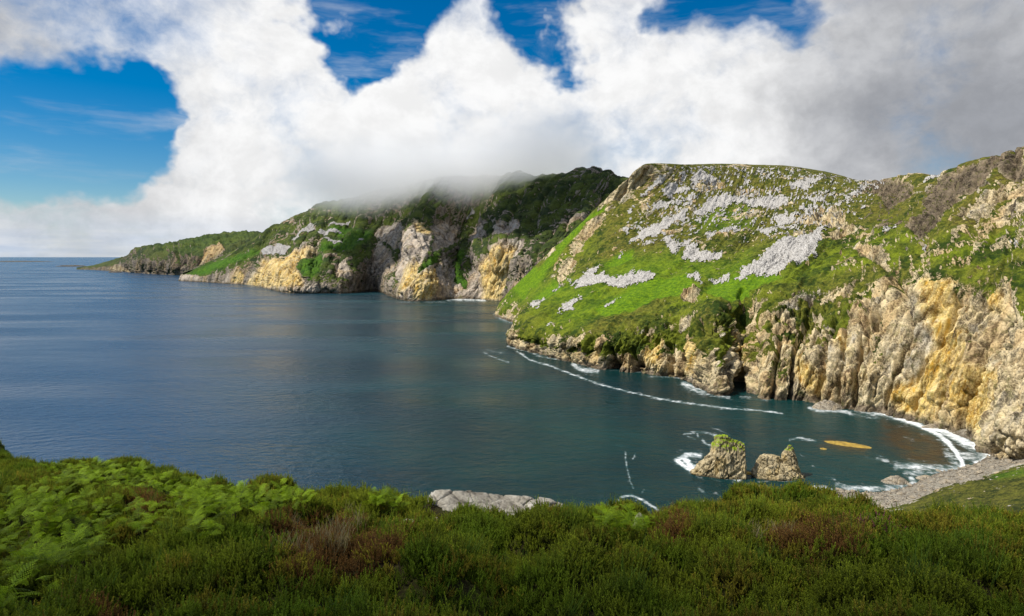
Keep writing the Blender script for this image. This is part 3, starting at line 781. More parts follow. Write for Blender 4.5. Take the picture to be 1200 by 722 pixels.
# ------------------------------------------------------------------ sea
FOAM_LINES = [  # polyline, half width (photograph pixels), strength
    (z3([(165, 295), (190, 312), (220, 332), (300, 353), (360, 378), (430, 404), (520, 436), (640, 466), (740, 490), (840, 508), (960, 525), (1080, 538), (1155, 543)]) + z4([(60, 530), (130, 536), (200, 545)]), 1.15, .72),
    (z3([(215, 330), (290, 350), (350, 375)]), 1.3, .5),
    (z3([(18, 295), (45, 312), (80, 325), (130, 340)]), 1.3, .45), (z3([(40, 288), (70, 297), (110, 302)]), 1.4, .4), (z3([(125, 275), (165, 283), (215, 295), (260, 315), (320, 325), (390, 332)]), 1.5, .55),
    (z3([(70, 140), (100, 160), (150, 175)]), 1.8, .55),
    (z3([(405, 350), (420, 365), (460, 375), (505, 380)]), 3.2, .8), (z3([(545, 375), (640, 378), (720, 388)]), 1.0, .35), (z3([(720, 400), (780, 403), (860, 405)]), 1.4, .45),
    (z3([(870, 432), (910, 450), (950, 465)]), 4.0, .8), (z3([(950, 468), (1000, 482), (1060, 490)]), 2.2, .6), (z3([(1110, 488), (1155, 494)]), 1.6, .5),
    (z4([(30, 482), (90, 487), (160, 488)]), 1.2, .4),
    (z7([(40, 85), (110, 98), (200, 98), (260, 110)]), 2.4, .75),
    (z7([(225, 45), (290, 78), (400, 92), (500, 130), (600, 163), (680, 198), (740, 230), (790, 270), (830, 320), (860, 365), (872, 400)]), 2.9, 1.25),
    (z7([(240, 50), (330, 100), (430, 118), (520, 140)]), 3.0, .75), (z7([(260, 120), (340, 125), (420, 135)]), 3.0, .45),
    (z7([(690, 180), (740, 195), (800, 222), (880, 262), (960, 300), (1018, 332), (1000, 365), (950, 382)]), 5.0, 1.15),
    (z7([(850, 260), (910, 300), (960, 330)]), 5.0, .65), (z7([(860, 345), (930, 350), (985, 345)]), 6.0, .75),
    (z7([(870, 400), (930, 385), (1000, 365)]), 2.0, .6),
    (z7([(510, 402), (600, 395), (700, 410), (800, 412), (850, 405)]), 4.5, .72), (z7([(560, 425), (640, 430), (740, 425)]), 5.0, .6), (z7([(590, 465), (610, 490), (560, 512), (460, 525)]), 3.5, .75),
    (z7([(780, 320), (800, 350), (830, 380)]), 5, .6),
    (z7([(190, 505), (300, 520), (400, 522), (540, 510)]), 4.0, .6), (z7([(60, 515), (120, 520), (170, 535)]), 3.4, .85), (z7([(130, 540), (155, 565)]), 3.5, .7),
    (z7([(0, 250), (40, 255), (75, 262)]), 1.4, .6), (z7([(400, 357), (460, 370)]), 2.2, .55), (z7([(545, 240), (600, 255)]), 1.4, .4), (z7([(130, 460), (180, 470)]), 2.0, .35), (z7([(335, 350), (380, 360)]), 1.5, .35), (z7([(430, 210), (560, 180)]), 1.2, .25),
    (z8([(190, 112), (270, 98), (340, 105), (430, 125)]), 1.5, .6), (z8([(210, 130), (270, 145)]), 1.2, .5), (z8([(280, 105), (290, 135)]), 1.4, .6), (z8([(320, 155), (345, 180), (375, 195)]), 1.6, .65), (z8([(375, 215), (400, 210)]), 1.4, .5),
    (z8([(375, 62), (450, 88), (515, 120)]), 1.0, .45), (z8([(930, 152), (1000, 140), (1060, 152), (1115, 160)]), 1.6, .6), (z8([(610, 175), (700, 190), (780, 170)]), 1.0, .3),
    (z8([(140, 295), (200, 262), (300, 262)]), 3.4, .95), (z8([(145, 300), (190, 340), (250, 372), (340, 372), (440, 375), (500, 405), (570, 432)]), 3.0, 1.1), (z8([(200, 290), (240, 345), (330, 360), (430, 368)]), 4.4, 1.1),
    (z8([(880, 440), (960, 435), (1010, 412), (995, 395)]), 1.5, .8), (z8([(700, 450), (800, 440), (880, 446)]), 1.0, .35), (z8([(650, 450), (690, 475), (735, 492)]), 1.3, .35),
    (z8([(1010, 260), (1060, 300), (1110, 350), (1170, 358)]), 1.1, .3), (z8([(290, 500), (325, 518)]), 1.8, .6), (z8([(410, 525), (450, 550)]), 1.2, .4), (z8([(390, 420), (450, 440)]), 3.0, .35),
    ([(733, 530), (734, 545), (737, 557), (742, 572)], 1.3, .6), ([(745, 531), (742, 538)], 1.2, .5), ([(727, 583), (740, 580), (752, 586), (762, 592), (778, 601)], 1.7, .7), ([(738, 581), (748, 583)], 1.8, .5), ([(715, 595), (722, 588), (732, 582)], 2.2, .3),
    ([(752, 578), (755, 574)], 1.5, .4), ([(722, 521), (729, 524)], 1.2, .4), ([(700, 600), (720, 592)], 2, .2),
    ([(466, 342), (480, 341.5)], 1.2, .55), ([(525, 350.5), (545, 350.5), (568, 352)], 1.6, 1.0), ([(460, 353), (490, 355), (520, 354)], 1.0, .45),
    ([(326, 344.5), (350, 345.2), (380, 345)], .7, .4), ([(270, 334), (300, 335.6)], .7, .4), ([(120, 318.8), (138, 319.5)], .6, .3), ([(435, 344.5), (455, 346)], .8, .3),
]
def sea_mat():
    m, t, out = new_mat('sea_water')
    pos = t.n('ShaderNodeNewGeometry').outputs['Position']
    foam = t.attr('foam').outputs['Fac']
    shal = t.attr('shallow').outputs['Fac']
    sky_tint = t.attr('sky_tint').outputs['Fac']
    n1 = t.noise(t.vmath('MULTIPLY', pos, (1, 1, 0)), 1 / 160, 4.0, .55)
    col = t.mix(t.mapr(n1, .35, .65), (0.0030, 0.020, 0.023), (0.0040, 0.034, 0.033))
    col = t.mix(sky_tint, col, (0.012, 0.046, 0.098))  # bluer base colour to the left paints in the sky's reflection
    kelp = t.mapr(t.noise(t.vmath('MULTIPLY', pos, (1, 1, 0)), 1 / 14, 4.0, .6), .35, .62)
    col = t.mix(t.math('MULTIPLY', shal, t.mapr(kelp, 0, 1, .45, 1.0)), col, (0.036, 0.026, 0.014))
    # foam breaks up into threads and holes
    fn = t.noise(pos, 1 / 3.2, 6.0, .72)
    fb = t.noise(pos, 1 / 9.0, 4.0, .6)
    fm = t.mapr(t.math('ADD', foam, t.math('MULTIPLY', t.math('SUBTRACT', t.math('ADD', t.math('MULTIPLY', fn, .55), t.math('MULTIPLY', fb, .55)), .55), 3.3)), .34, 1.45)
    fm = t.math('MULTIPLY', fm, t.mapr(foam, .02, .16))
    aer = t.mapr(foam, .12, .9, 0, .5)
    col = t.mix(aer, col, (0.05, 0.13, 0.13))
    # waves
    w0 = t.noise(t.vmath('MULTIPLY', pos, (.0016, .0075, 0)), 1.0, 3.0, .5)
    w1 = t.noise(t.vmath('MULTIPLY', pos, (.016, .034, 0)), 1.0, 3.0, .55)
    w2 = t.noise(t.vmath('MULTIPLY', pos, (.10, .17, 0)), 1.0, 4.0, .6, .3)
    w3 = t.noise(t.vmath('MULTIPLY', pos, (.5, .8, 0)), 1.0, 3.0, .6)
    h = t.math('ADD', t.math('MULTIPLY', w1, 4.5), t.math('MULTIPLY', w2, 4.2))
    h = t.math('ADD', h, t.math('MULTIPLY', w3, .8))
    h = t.math('ADD', h, t.math('MULTIPLY', w0, 12.0))
    bump = t.n('ShaderNodeBump', {'Strength': .62, 'Distance': 1.0, 'Height': h})
    ruf = t.mapr(w0, .36, .64, .13, .30)
    wat = t.n('ShaderNodeBsdfPrincipled', {'Base Color': col, 'Roughness': ruf, 'IOR': 1.33, 'Normal': bump.outputs[0], 'Specular IOR Level': .25})
    fo = t.n('ShaderNodeBsdfDiffuse', {'Color': (.80, .83, .84), 'Normal': bump.outputs[0]})
    ms = t.n('ShaderNodeMixShader', {0: fm, 1: wat.outputs[0], 2: fo.outputs[0]})
    t.set(out.inputs[0], ms.outputs[0])
    return m
def build_sea():
    xs = np.concatenate([[-26000, -9000, -4500, -2500, -1500, -900, -500, -250, -100], np.arange(-40, 540, 5), np.arange(540, 1215, 1.1), np.arange(1216, 1400, 15), [1500, 2600, 2100, 2800, 4500, 9000, 26000]])
    ang = np.arctan((xs - 600) / F)
    back = np.linspace(ang[-1], ang[0] + 2 * math.pi, 26)[1:-1]
    ang = np.concatenate([ang, back])
    ys = np.concatenate([[900, 800, 720, 680, 650], np.arange(630, 400, -1.05), np.arange(400, 320, -2.0), np.arange(320, 306, -1.5), [305, 304, 303.3, 302.7, 302.3, 302.0, 301.7, 301.45]])
    Yd = EYE * F / (ys - HZ)
    # rows follow the distance ahead in front of the viewpoint, and true distance round the back
    c = np.cos(ang)
    sc = np.where(c > .3, 1 / np.maximum(c, .3), 1 / .3)
    R = Yd[None, :] * np.minimum(sc, 3.3)[:, None]
    V = np.zeros((len(ang), len(Yd), 3))
    V[..., 0] = np.sin(ang)[:, None] * R
    V[..., 1] = np.cos(ang)[:, None] * R
    px, py = project(V + np.array([0, 0, 0.0]))
    front = V[..., 1] > 50
    px = np.where(front, px, -9999)
    wx = 1.6 * fbm(V / 9, 3, .6, 401) + 1.2 * fbm(V / 40, 2, .5, 403)
    wy = 1.1 * fbm(V / 9, 3, .6, 407) + .8 * fbm(V / 40, 2, .5, 409)
    foam = np.zeros(px.shape)
    for pts, w, s in FOAM_LINES:
        q = np.asarray(pts)
        sel = front & (px > q[:, 0].min() - 25) & (px < q[:, 0].max() + 25) & (py > q[:, 1].min() - 20) & (py < q[:, 1].max() + 20)
        if sel.any():
            w = w * .8
            d = line_d(px[sel] + wx[sel], py[sel] + wy[sel], pts)
            foam[sel] = np.maximum(foam[sel], s * (1 - sstep(d, .3 * w, 2.2 * w)))
            # a faint apron of broken froth
            foam[sel] = np.maximum(foam[sel], .34 * s * (1 - sstep(d, w, 5.0 * w)))
    shal = polymask(px + 4 * wx, py + 4 * wy, [z7([(430, 150), (560, 175), (680, 215), (780, 280), (830, 370), (800, 400), (640, 395), (560, 350), (500, 300), (420, 250)]), z7([(760, 215), (900, 300), (960, 340), (880, 380), (830, 300)])], 9)
    shal = np.maximum(shal, .8 * polymask(px + 3 * wx, py, [z7([(90, 290), (140, 240), (250, 260), (360, 300), (330, 330), (200, 310)])], 4))
    sky_tint = sstep(-px + 520 + .5 * (py - 420) * 0, -40, 420) * front
    faces = grid_faces(len(ang), len(Yd), wrap=True)
    me = mesh_np('sea', V, faces[:, ::-1], sea_mat(), dict(foam=foam, shallow=shal, sky_tint=sky_tint))
    tag(link('sea', me), kind='structure')
build_sea()

# ------------------------------------------------------------------ stones
def rock_mat(name, lo, hi, stain, moss=(0.10, 0.16, 0.01), moss_amt=0.0, s=1.0, bed=(0.35, 0.0, 1.0), wet_z=None, moss_z=None, stain_amt=.5):
    m, t, out = new_mat(name)
    pos = t.n('ShaderNodeNewGeometry').outputs['Position']
    obj = t.n('ShaderNodeTexCoord').outputs['Object']
    nrm = t.n('ShaderNodeNewGeometry').outputs['True Normal']
    oi = t.n('ShaderNodeObjectInfo').outputs['Random']
    po = t.vmath('ADD', obj, t.n('ShaderNodeCombineXYZ', {0: t.math('MULTIPLY', oi, 37.0), 1: t.math('MULTIPLY', oi, 91.0), 2: 0.0}).outputs[0])
    bedc = t.vmath('DOT_PRODUCT', po, bed)
    bv = t.n('ShaderNodeCombineXYZ', {0: t.math('MULTIPLY', bedc, 1.0)}).outputs[0]
    bv = t.vmath('ADD', bv, t.scalev(po, (.18, .18, .18)))
    b = t.noise(bv, 1 / (1.1 * s), 5.0, .7)
    n = t.noise(po, 1 / (3.0 * s), 6.0, .65)
    nf = t.noise(po, 1 / (.4 * s), 4.0, .6)
    v = t.mapr(t.math('ADD', t.math('MULTIPLY', b, .5), t.math('ADD', t.math('MULTIPLY', n, .3), t.math('MULTIPLY', nf, .25))), .36, .68)
    col = t.mix(v, lo, hi)
    col = t.mix(t.math('MULTIPLY', t.mapr(n, .48, .64), stain_amt), col, stain)
    if moss_amt:
        up = t.n('ShaderNodeSeparateXYZ', {0: nrm}).outputs[2]
        if moss_z is not None:
            up = t.math('ADD', t.math('MULTIPLY', up, .8), t.mapr(t.n('ShaderNodeSeparateXYZ', {0: pos}).outputs[2], moss_z, moss_z + 3, -.35, .45))
        col = t.mix(t.math('MULTIPLY', t.mapr(t.math('ADD', up, t.math('MULTIPLY', t.math('SUBTRACT', n, .5), 1.0)), .55, .8), moss_amt), col, t.mix(nf, (moss[0] * .5, moss[1] * .5, moss[2]), moss))
    if wet_z is not None:
        z = t.n('ShaderNodeSeparateXYZ', {0: pos}).outputs[2]
        col = t.mix(t.mapr(t.math('ADD', z, t.math('MULTIPLY', n, 2.0)), wet_z, wet_z + 1.6, .8, 0.0), col, (0.045, 0.035, 0.016))
    bump = t.n('ShaderNodeBump', {'Strength': .8, 'Distance': .35 * s, 'Height': t.math('ADD', t.math('MULTIPLY', b, 1.4), t.math('ADD', n, t.math('MULTIPLY', nf, .4)))})
    bs = t.n('ShaderNodeBsdfPrincipled', {'Base Color': col, 'Roughness': .9, 'Specular IOR Level': .25, 'Normal': bump.outputs[0]})
    t.set(out.inputs[0], bs.outputs[0])
    return m
STACK_MAT = rock_mat('stack_stone', (.10, .075, .035), (.60, .50, .31), (.36, .24, .06), s=2.6, bed=(.55, .1, .9), wet_z=1.0, moss=(.26, .36, .012), moss_amt=1.0, moss_z=12.5)
REEF_MAT = rock_mat('reef_stone', (.16, .10, .02), (.46, .32, .07), (.40, .24, .03), s=1.6, wet_z=-.8)
SHORE_MAT = rock_mat('shore_stone', (.10, .08, .055), (.42, .37, .29), (.27, .20, .11), s=1.0)
SLAB_MAT = rock_mat('lichen_stone', (.07, .06, .045), (.36, .33, .27), (.48, .46, .41), s=.20, bed=(.45, .25, 1.0), stain_amt=.7)

def stone_from_height(name, mat, hf, half, n, base, disp, bed, seed, scale=1.0):
    """a stone standing on `base`: hf(x, y) gives its height in metres; beds and joints are cut into it"""
    g = np.linspace(-1, 1, n)
    X, Y = np.meshgrid(g * half[0], g * half[1], indexing='ij')
    Z = hf(X, Y)
    P = np.stack([X, Y, Z], -1)
    N = grid_normals(P)
    q = P * scale
    bed = np.asarray(bed, float); bed /= np.linalg.norm(bed)
    b = (q @ bed)
    st = np.stack([b * .9, (q[..., 0] * .10 + seed), q[..., 1] * .10], -1)
    d = disp * (.55 * ridged(st / 1.6 + .25 * fbm(q / 5, 2, .5, seed + 1)[..., None], 3, .6, seed) - .35 + .9 * fbm(q / 4.5, 4, .55, seed + 3) + .5 * ridged(q / 1.7, 3, .6, seed + 9) - .2)
    bv, be = blocks(q / np.array([3.2, 3.2, 4.2]) + seed, seed)
    d = d + disp * (.9 * (bv - .5) - .5 * np.exp(-(be / .08) ** 2))
    P = P + N * (d * sstep(Z, -1.6 / scale, .6 / scale))[..., None]
    me = mesh_np(name, P, grid_faces(n, n), mat, smooth=False)
    o = link(name, me)
    o.location = base
    return o

SD = 366.0
k = SD / F
def lerpfn(pts):
    a = np.asarray(pts, float)
    return lambda v: np.interp(v, a[:, 0], a[:, 1])
bx, by, _ = at_z(842, 556)
def stack_a(x, y):
    # a grassy block with a ramp of tilted beds running down to the left
    top = lerpfn([(-15.5, -3), (-14, 1.0), (-9, 6.5), (-3.5, 11), (-2.2, 16.5), (-.5, 21.0), (2.5, 21.2), (9.5, 18.2), (12.0, 17.0), (12.8, 9), (13.4, -3)])(x)
    half = lerpfn([(-16, 1), (-13, 4), (-4, 6.5), (-2, 8), (12, 7.5), (13.5, 4)])(x)
    lean = -y * .30
    f = 1 - sstep(np.abs(y + .12 * x) / half, .62, 1.12)
    z = (top + lean * (x > -3)) * f - 3 * (1 - f)
    return z
o = stone_from_height('sea_stack', STACK_MAT, stack_a, (17, 12), 190, (bx, by, 0), 1.25, (-.62, .25, .75), 501)
tag(o, 'larger sea stack with a bright grassy top and foam round its left foot', 'sea stack')
bx2, by2, _ = at_z(909, 558)
def stack_b(x, y):
    def cone(cx, cy, rx, ry, h, p):
        r = np.hypot((x - cx) / rx, (y - cy) / ry)
        return h * np.clip(1 - r ** p, -0.6, 1)
    a = cone(-3.6, 0, 9.6, 7.0, 14.0, 2.4)
    a = np.where(a > 11.6, 11.6 + (a - 11.6) * .25, a)
    s = cone(8.0, .6, 6.2, 6.0, 18.0, 1.7)
    l = cone(1.2, -.6, 14.6, 8.0, 9.0, 2.2)
    return np.maximum(np.maximum(a, s), l) - .6
o = stone_from_height('sea_stack', STACK_MAT, stack_b, (17, 11), 160, (bx2, by2, 0), 1.15, (.5, .2, .8), 531)
tag(o, 'smaller bare sea stack with a round hump and a pointed spire on its right', 'sea stack')

def blob(hx, hy, h, p=2.0, sx=0.0):
    def fn(x, y):
        r = np.hypot(x / hx, (y - sx * x) / hy)
        return h * np.clip(1 - r ** p, -.8, 1) - .1 * h
    return fn
def place_stone(name, px, py, w_px, depth, h, mat, label, cat, seed, n=60, p=2.2, group=None, z=0.0, disp=.35, sx=0.0, scale=1.0):
    x, y, _ = at_z(px, py, z)
    hw = w_px / F * y * .5
    o = stone_from_height(name, mat, blob(hw * 1.05, depth, h, p, sx), (hw * 1.3, depth * 1.5 + abs(sx) * hw), n, (x, y, z), disp, (.5, .2, .8), seed, scale)
    return tag(o, label, cat, group)
place_stone('reef', 993, 521, 43, 6.0, 1.1, REEF_MAT, 'long flat ochre reef awash in the bay, right of the two sea stacks', 'reef', 601, p=3, disp=.3, sx=-.55)
place_stone('reef', 965, 526, 8, 2.0, .6, REEF_MAT, 'tiny round ochre rock awash between the small stack and the long reef', 'reef', 611, n=30, disp=.15)
place_stone('boulder', 1049, 565, 31, 4.5, 3.6, SHORE_MAT, 'big orange brown boulder at the water edge of the shingle beach', 'boulder', 621, disp=.6)
place_stone('boulder', 1085, 561, 22, 4.0, 1.8, SHORE_MAT, 'low tan boulder among the surf, right of the big orange brown boulder', 'boulder', 631, disp=.4)
place_stone('boulder', 877, 555, 12, 2.4, 1.0, REEF_MAT, 'low orange rock in the gap between the two sea stacks', 'boulder', 641, n=36, disp=.3)
place_stone('boulder', 884, 569, 18, 2.5, .9, SHORE_MAT, 'low pale rock awash just below the gap between the sea stacks', 'boulder', 651, n=36, disp=.3, sx=-.5)
place_stone('boulder', 826, 591, 9, 3.0, 2.2, SHORE_MAT, 'small reddish rock in the water just above the heather edge', 'boulder', 661, n=36, disp=.3)
place_stone('headland_rock', 969, 478, 34, 9.0, 6.5, SHORE_MAT, 'brown rock shelf jutting from the cliff foot where the surf begins', 'rock', 671, disp=1.1)
place_stone('boulder', 1093, 501, 26, 3.0, 2.6, SHORE_MAT, 'brown boulder lying against the cliff foot behind the long breaker', 'boulder', 681, disp=.5)
place_stone('reef', 135, 319.4, 15, 40, 14, rock_mat('far_reef_stone', (.06, .05, .04), (.2, .17, .13), (.1, .08, .05), s=8), 'small dark skerry in front of the distant headland', 'reef', 691, n=40, disp=4, scale=.2)
FAR_REEF = rock_mat('low_island_stone', (.05, .05, .045), (.12, .11, .09), (.08, .07, .05), s=14)
place_stone('island', 20, 306.9, 85, 300, 22, FAR_REEF, 'long low dark island on the horizon at the left edge', 'island', 695, n=60, p=3, disp=6, scale=.08)
place_stone('island', 84, 312.3, 34, 120, 17, FAR_REEF, 'low dark island off the tip of the distant headland', 'island', 697, n=50, p=3, disp=5, scale=.1)

# ------------------------------------------------------------------ beach
def W(*p): return np.array(at_z(*p))
BEACH = [((690, 634), (690, 644, 2.5)), ((790, 616), (790, 627, 2.5)), ((850, 600), (853, 611, 3)), ((900, 592), (905, 604, 3)), ((940, 585), (945, 598, 3)), ((981, 575), (985, 600, 4)), ((1011, 578), (1022, 597, 5)), ((1035, 576), (1045, 592, 5)), ((1061, 571), (1068, 584, 5)), ((1096, 556), (1113, 565, 6)),
         ((1128, 548.5), (1143, 556, 6)), ((1148, 541), (1168, 549, 6)), ((1162, 532), (1190, 538, 6)), ((1157, 526), (1175, 520, 5)), ((1141, 517), (1150, 508, 4)), ((1118, 508.5), (1130, 500, 3)), ((1096, 499), (1100, 490, 3)), ((1060, 489), (1064, 480, 2)), ((1015, 481), (1018, 472, 2))]
def beach_mat():
    m, t, out = new_mat('shingle')
    pos = t.n('ShaderNodeNewGeometry').outputs['Position']
    vo = t.n('ShaderNodeTexVoronoi', {'Vector': pos, 'Scale': 1.5})
    vb = t.n('ShaderNodeTexVoronoi', {'Vector': pos, 'Scale': .55})
    n = t.noise(pos, .12, 4.0, .6)
    hue = t.n('ShaderNodeSeparateColor', {0: vo.outputs[1]}).outputs[0]
    col = t.mix(hue, (.085, .07, .05), (.36, .32, .25))
    col = t.mix(t.mapr(n, .5, .7), col, (.24, .22, .17))
    z = t.n('ShaderNodeSeparateXYZ', {0: pos}).outputs[2]
    col = t.mix(t.mapr(t.math('ADD', z, t.math('MULTIPLY', n, 1.5)), .9, 2.4, .75, 0), col, (.075, .055, .035))
    h = t.math('ADD', t.math('MULTIPLY', vo.outputs[0], -.6), t.math('MULTIPLY', vb.outputs[0], -1.2))
    bump = t.n('ShaderNodeBump', {'Strength': 1.0, 'Distance': .6, 'Height': h})
    b = t.n('ShaderNodeBsdfPrincipled', {'Base Color': col, 'Roughness': .85, 'Normal': bump.outputs[0]})
    t.set(out.inputs[0], b.outputs[0])
    return m
def build_beach():
    ctrl = []
    for (w, i) in BEACH:
        a, b = W(*w), W(*i)
        dv = b - a; dv[2] = 0; dv /= np.linalg.norm(dv)
        low = a - dv * 22; low[2] = -2.5
        inn = b + dv * 16; inn[2] += 2.5
        a[2] = .15
        ctrl.append([low, a, b, inn])
    P, U, V = loft(ctrl, [26] * (len(ctrl) - 1), [12, 30, 16])
    P[..., 2] += .55 * ridged(P / 3.2, 3, .6, 701) * sstep(P[..., 2], -.5, 1) + .5 * fbm(P / 14, 2, .5, 705) - .2
    o = link('beach', mesh_np('beach', P, grid_faces(*U.shape), beach_mat()))
    tag(o, kind='structure')
    # stones of the beach, too many and too small to tell apart
    pts = P[(V > .85) & (V < 2.3)]
    bank = U[(V > .85) & (V < 2.3)]
    idx = rng.choice(len(pts), 2600)
    pts = pts[idx] + rng.normal(0, .8, (2600, 3)) * np.array([1, 1, 0])
    ico = icosphere_np()
    Vs, Fs = [], []
    for p in pts:
        r = .22 + rng.pareto(2.4) * .28
        r = min(r, 1.7)
        v = ico[0] * (1 + .28 * rng.normal(size=(len(ico[0]), 1))) * np.array([r * rng.uniform(.8, 1.5), r * rng.uniform(.8, 1.4), r * rng.uniform(.5, .9)])
        a = rng.uniform(0, 6.28)
        R = np.array([[math.cos(a), -math.sin(a), 0], [math.sin(a), math.cos(a), 0], [0, 0, 1]])
        Fs.append(ico[1] + len(Vs) * len(ico[0]))
        Vs.append(v @ R.T + p + np.array([0, 0, r * .2]))
    o = link('beach_stones', mesh_np('beach_stones', np.concatenate(Vs), np.concatenate(Fs), SHORE_MAT, smooth=False))
    tag(o, label='mixed grey and tan stones strewn along the shingle beach', kind='stuff')
def icosphere_np():
    t = (1 + 5 ** .5) / 2
    v = np.array([(-1, t, 0), (1, t, 0), (-1, -t, 0), (1, -t, 0), (0, -1, t), (0, 1, t), (0, -1, -t), (0, 1, -t), (t, 0, -1), (t, 0, 1), (-t, 0, -1), (-t, 0, 1)], float)
    v /= np.linalg.norm(v[0])
    f = np.array([(0, 11, 5), (0, 5, 1), (0, 1, 7), (0, 7, 10), (0, 10, 11), (1, 5, 9), (5, 11, 4), (11, 10, 2), (10, 7, 6), (7, 1, 8), (3, 9, 4), (3, 4, 2), (3, 2, 6), (3, 6, 8), (3, 8, 9), (4, 9, 5), (2, 4, 11), (6, 2, 10), (8, 6, 7), (9, 8, 1)])
    return v, f
build_beach()

# ------------------------------------------------------------------ grassy bank above the beach
BANK = [[(690, 640, 1), (690, 650, 16), (690, 680, 40), (690, 730, 66)], [(790, 622, 1), (792, 634, 16), (795, 660, 40), (795, 710, 66)], [(880, 604, 1), (885, 615, 16), (890, 640, 40), (890, 690, 66)], [(945, 599, 3), (948, 612, 18), (950, 640, 42), (950, 690, 68)], [(1005, 600, 4), (1008, 612, 18), (1012, 640, 44), (1012, 690, 70)],
        [(1040, 595, 5), (1050, 606, 20), (1056, 630, 44), (1060, 680, 71)], [(1070, 585, 5), (1082, 594, 19), (1094, 618, 44), (1100, 665, 72)], [(1113, 566, 6), (1125, 580, 21), (1140, 608, 46), (1150, 655, 73)],
        [(1143, 557.5, 6), (1158, 572, 22), (1176, 602, 48), (1190, 645, 75)], [(1172, 550, 6.5), (1192, 564, 24), (1215, 595, 51), (1232, 640, 77)], [(1195, 542, 8), (1218, 555, 28), (1245, 588, 55), (1270, 630, 80)], [(1240, 535, 14), (1262, 546, 36), (1300, 575, 62), (1340, 620, 85)],
        [(1330, 530, 22), (1360, 540, 46), (1410, 565, 72), (1460, 600, 92)]]
def build_bank():
    ctrl = []
    for st in BANK:
        pts = [W(*p) for p in st]
        dv = pts[0] - pts[1]; dv[2] = 0; dv /= np.linalg.norm(dv)
        low = pts[0] + dv * 6; low[2] = pts[0][2] - 3.5
        ctrl.append([low] + pts)
    P, U, V = loft(ctrl, [44] * (len(ctrl) - 1), [8, 70, 80, 50])
    N = grid_normals(P)
    d = 2.4 * fbm(P / 25, 4, .6, 801) + 1.2 * ridged(P / 7, 4, .6, 805) + .5 * fbm(P / 1.6, 2, .6, 807)
    Q = P + N * (d * sstep(V, .6, 1.6))[..., None]
    N = grid_normals(Q)
    n1 = fbm(Q / 14, 4, .6, 811); n2 = fbm(Q / 3.5, 3, .6, 815)
    rock = sstep(n2 * 1.1 + n1 * .6 + .60 * (1 - sstep(V, 1.0, 1.5)) - .04 * sstep(V, 1.5, 2), .28, .46) * .9
    px, py = project(P)
    lush = .45 * polymask(px + 5 * n1, py + 3 * n1, [z7([(1010, 440), (1140, 415), (1200, 400), (1200, 440), (1060, 470)])], 4) + .02
    mt = terrain_mat('bank_ground', .45, grass_a=(.020, .030, .005), grass_b=(.092, .098, .014), lush=(.07, .19, .004), rock_lo=(.16, .14, .11), rock_hi=(.5, .46, .38))
    o = link('grass_bank', mesh_np('grass_bank', Q, grid_faces(*U.shape), mt, dict(rock=rock, lush=lush, ochre=0 * rock, dark=0 * rock, dry=.45 + .5 * n1)))
    tag(o, kind='structure')
build_bank()

# ------------------------------------------------------------------ foreground hillside
EDGE = [(-300, 530), (-60, 533), (0, 538), (40, 549), (100, 542), (160, 545), (215, 561), (275, 573), (330, 568), (370, 580), (450, 583), (510, 596), (580, 605), (650, 609), (700, 605), (735, 603), (768, 609),
        (800, 594), (835, 586), (870, 577), (915, 581), (960, 580), (1000, 591), (1040, 604), (1100, 608), (1200, 606), (1350, 600), (1500, 596)]
_ex = np.array([e[0] for e in EDGE], float)
_ey = np.array([1.65 / ((e[1] - HZ) / F - .24) for e in EDGE])
def edge_Y(q):
    return np.interp(600 + q * F, _ex, _ey)
def cells2(x, y, size, seed):
    """cushion field: 1 in the middle of each jittered cell, 0 at its border"""
    u, v = x / size, y / size
    iu, iv = np.floor(u), np.floor(v)
    best = np.full(x.shape, 9.0)
    for a in (-1, 0, 1):
        for b in (-1, 0, 1):
            cu, cv = iu + a, iv + b
            h = _h((cu.astype(np.int64) & 0xffffffff).astype(np.uint32), (cv.astype(np.int64) & 0xffffffff).astype(np.uint32), np.full(x.shape, 5, np.uint32), seed)
            jx = (h & np.uint32(0xffff)).astype(float) / 65535
            jy = (h >> np.uint32(16)).astype(float) / 65535
            best = np.minimum(best, np.hypot(u - cu - jx, v - cv - jy))
    return 1 - np.clip(best / .75, 0, 1) ** 2
def ground_z(X, Y):
    P = np.stack([X, Y, 0 * X], -1)
    q = X / np.maximum(Y, 2.0)
    s = np.maximum(Y - edge_Y(q), 0)
    z = -(1.86 + .24 * Y)
    fade = 1 - sstep(s, 0, 6)
    z = z + (.30 * fbm(P / 3.2, 3, .5, 901) + .46 * (cells2(X, Y, 1.5, 7) - .5) + .24 * (cells2(X, Y, .62, 9) - .5)) * fade * sstep(np.hypot(X, Y), .5, 3)
    # dark knob at the far left of the crest
    z = z + .95 * np.exp(-(((X + 21.6) / 1.5) ** 2 + ((Y - 27.0) / 1.6) ** 2))
    z = z - (.27 * s + .030 * s * s)
    return np.maximum(z, -128) + EYE
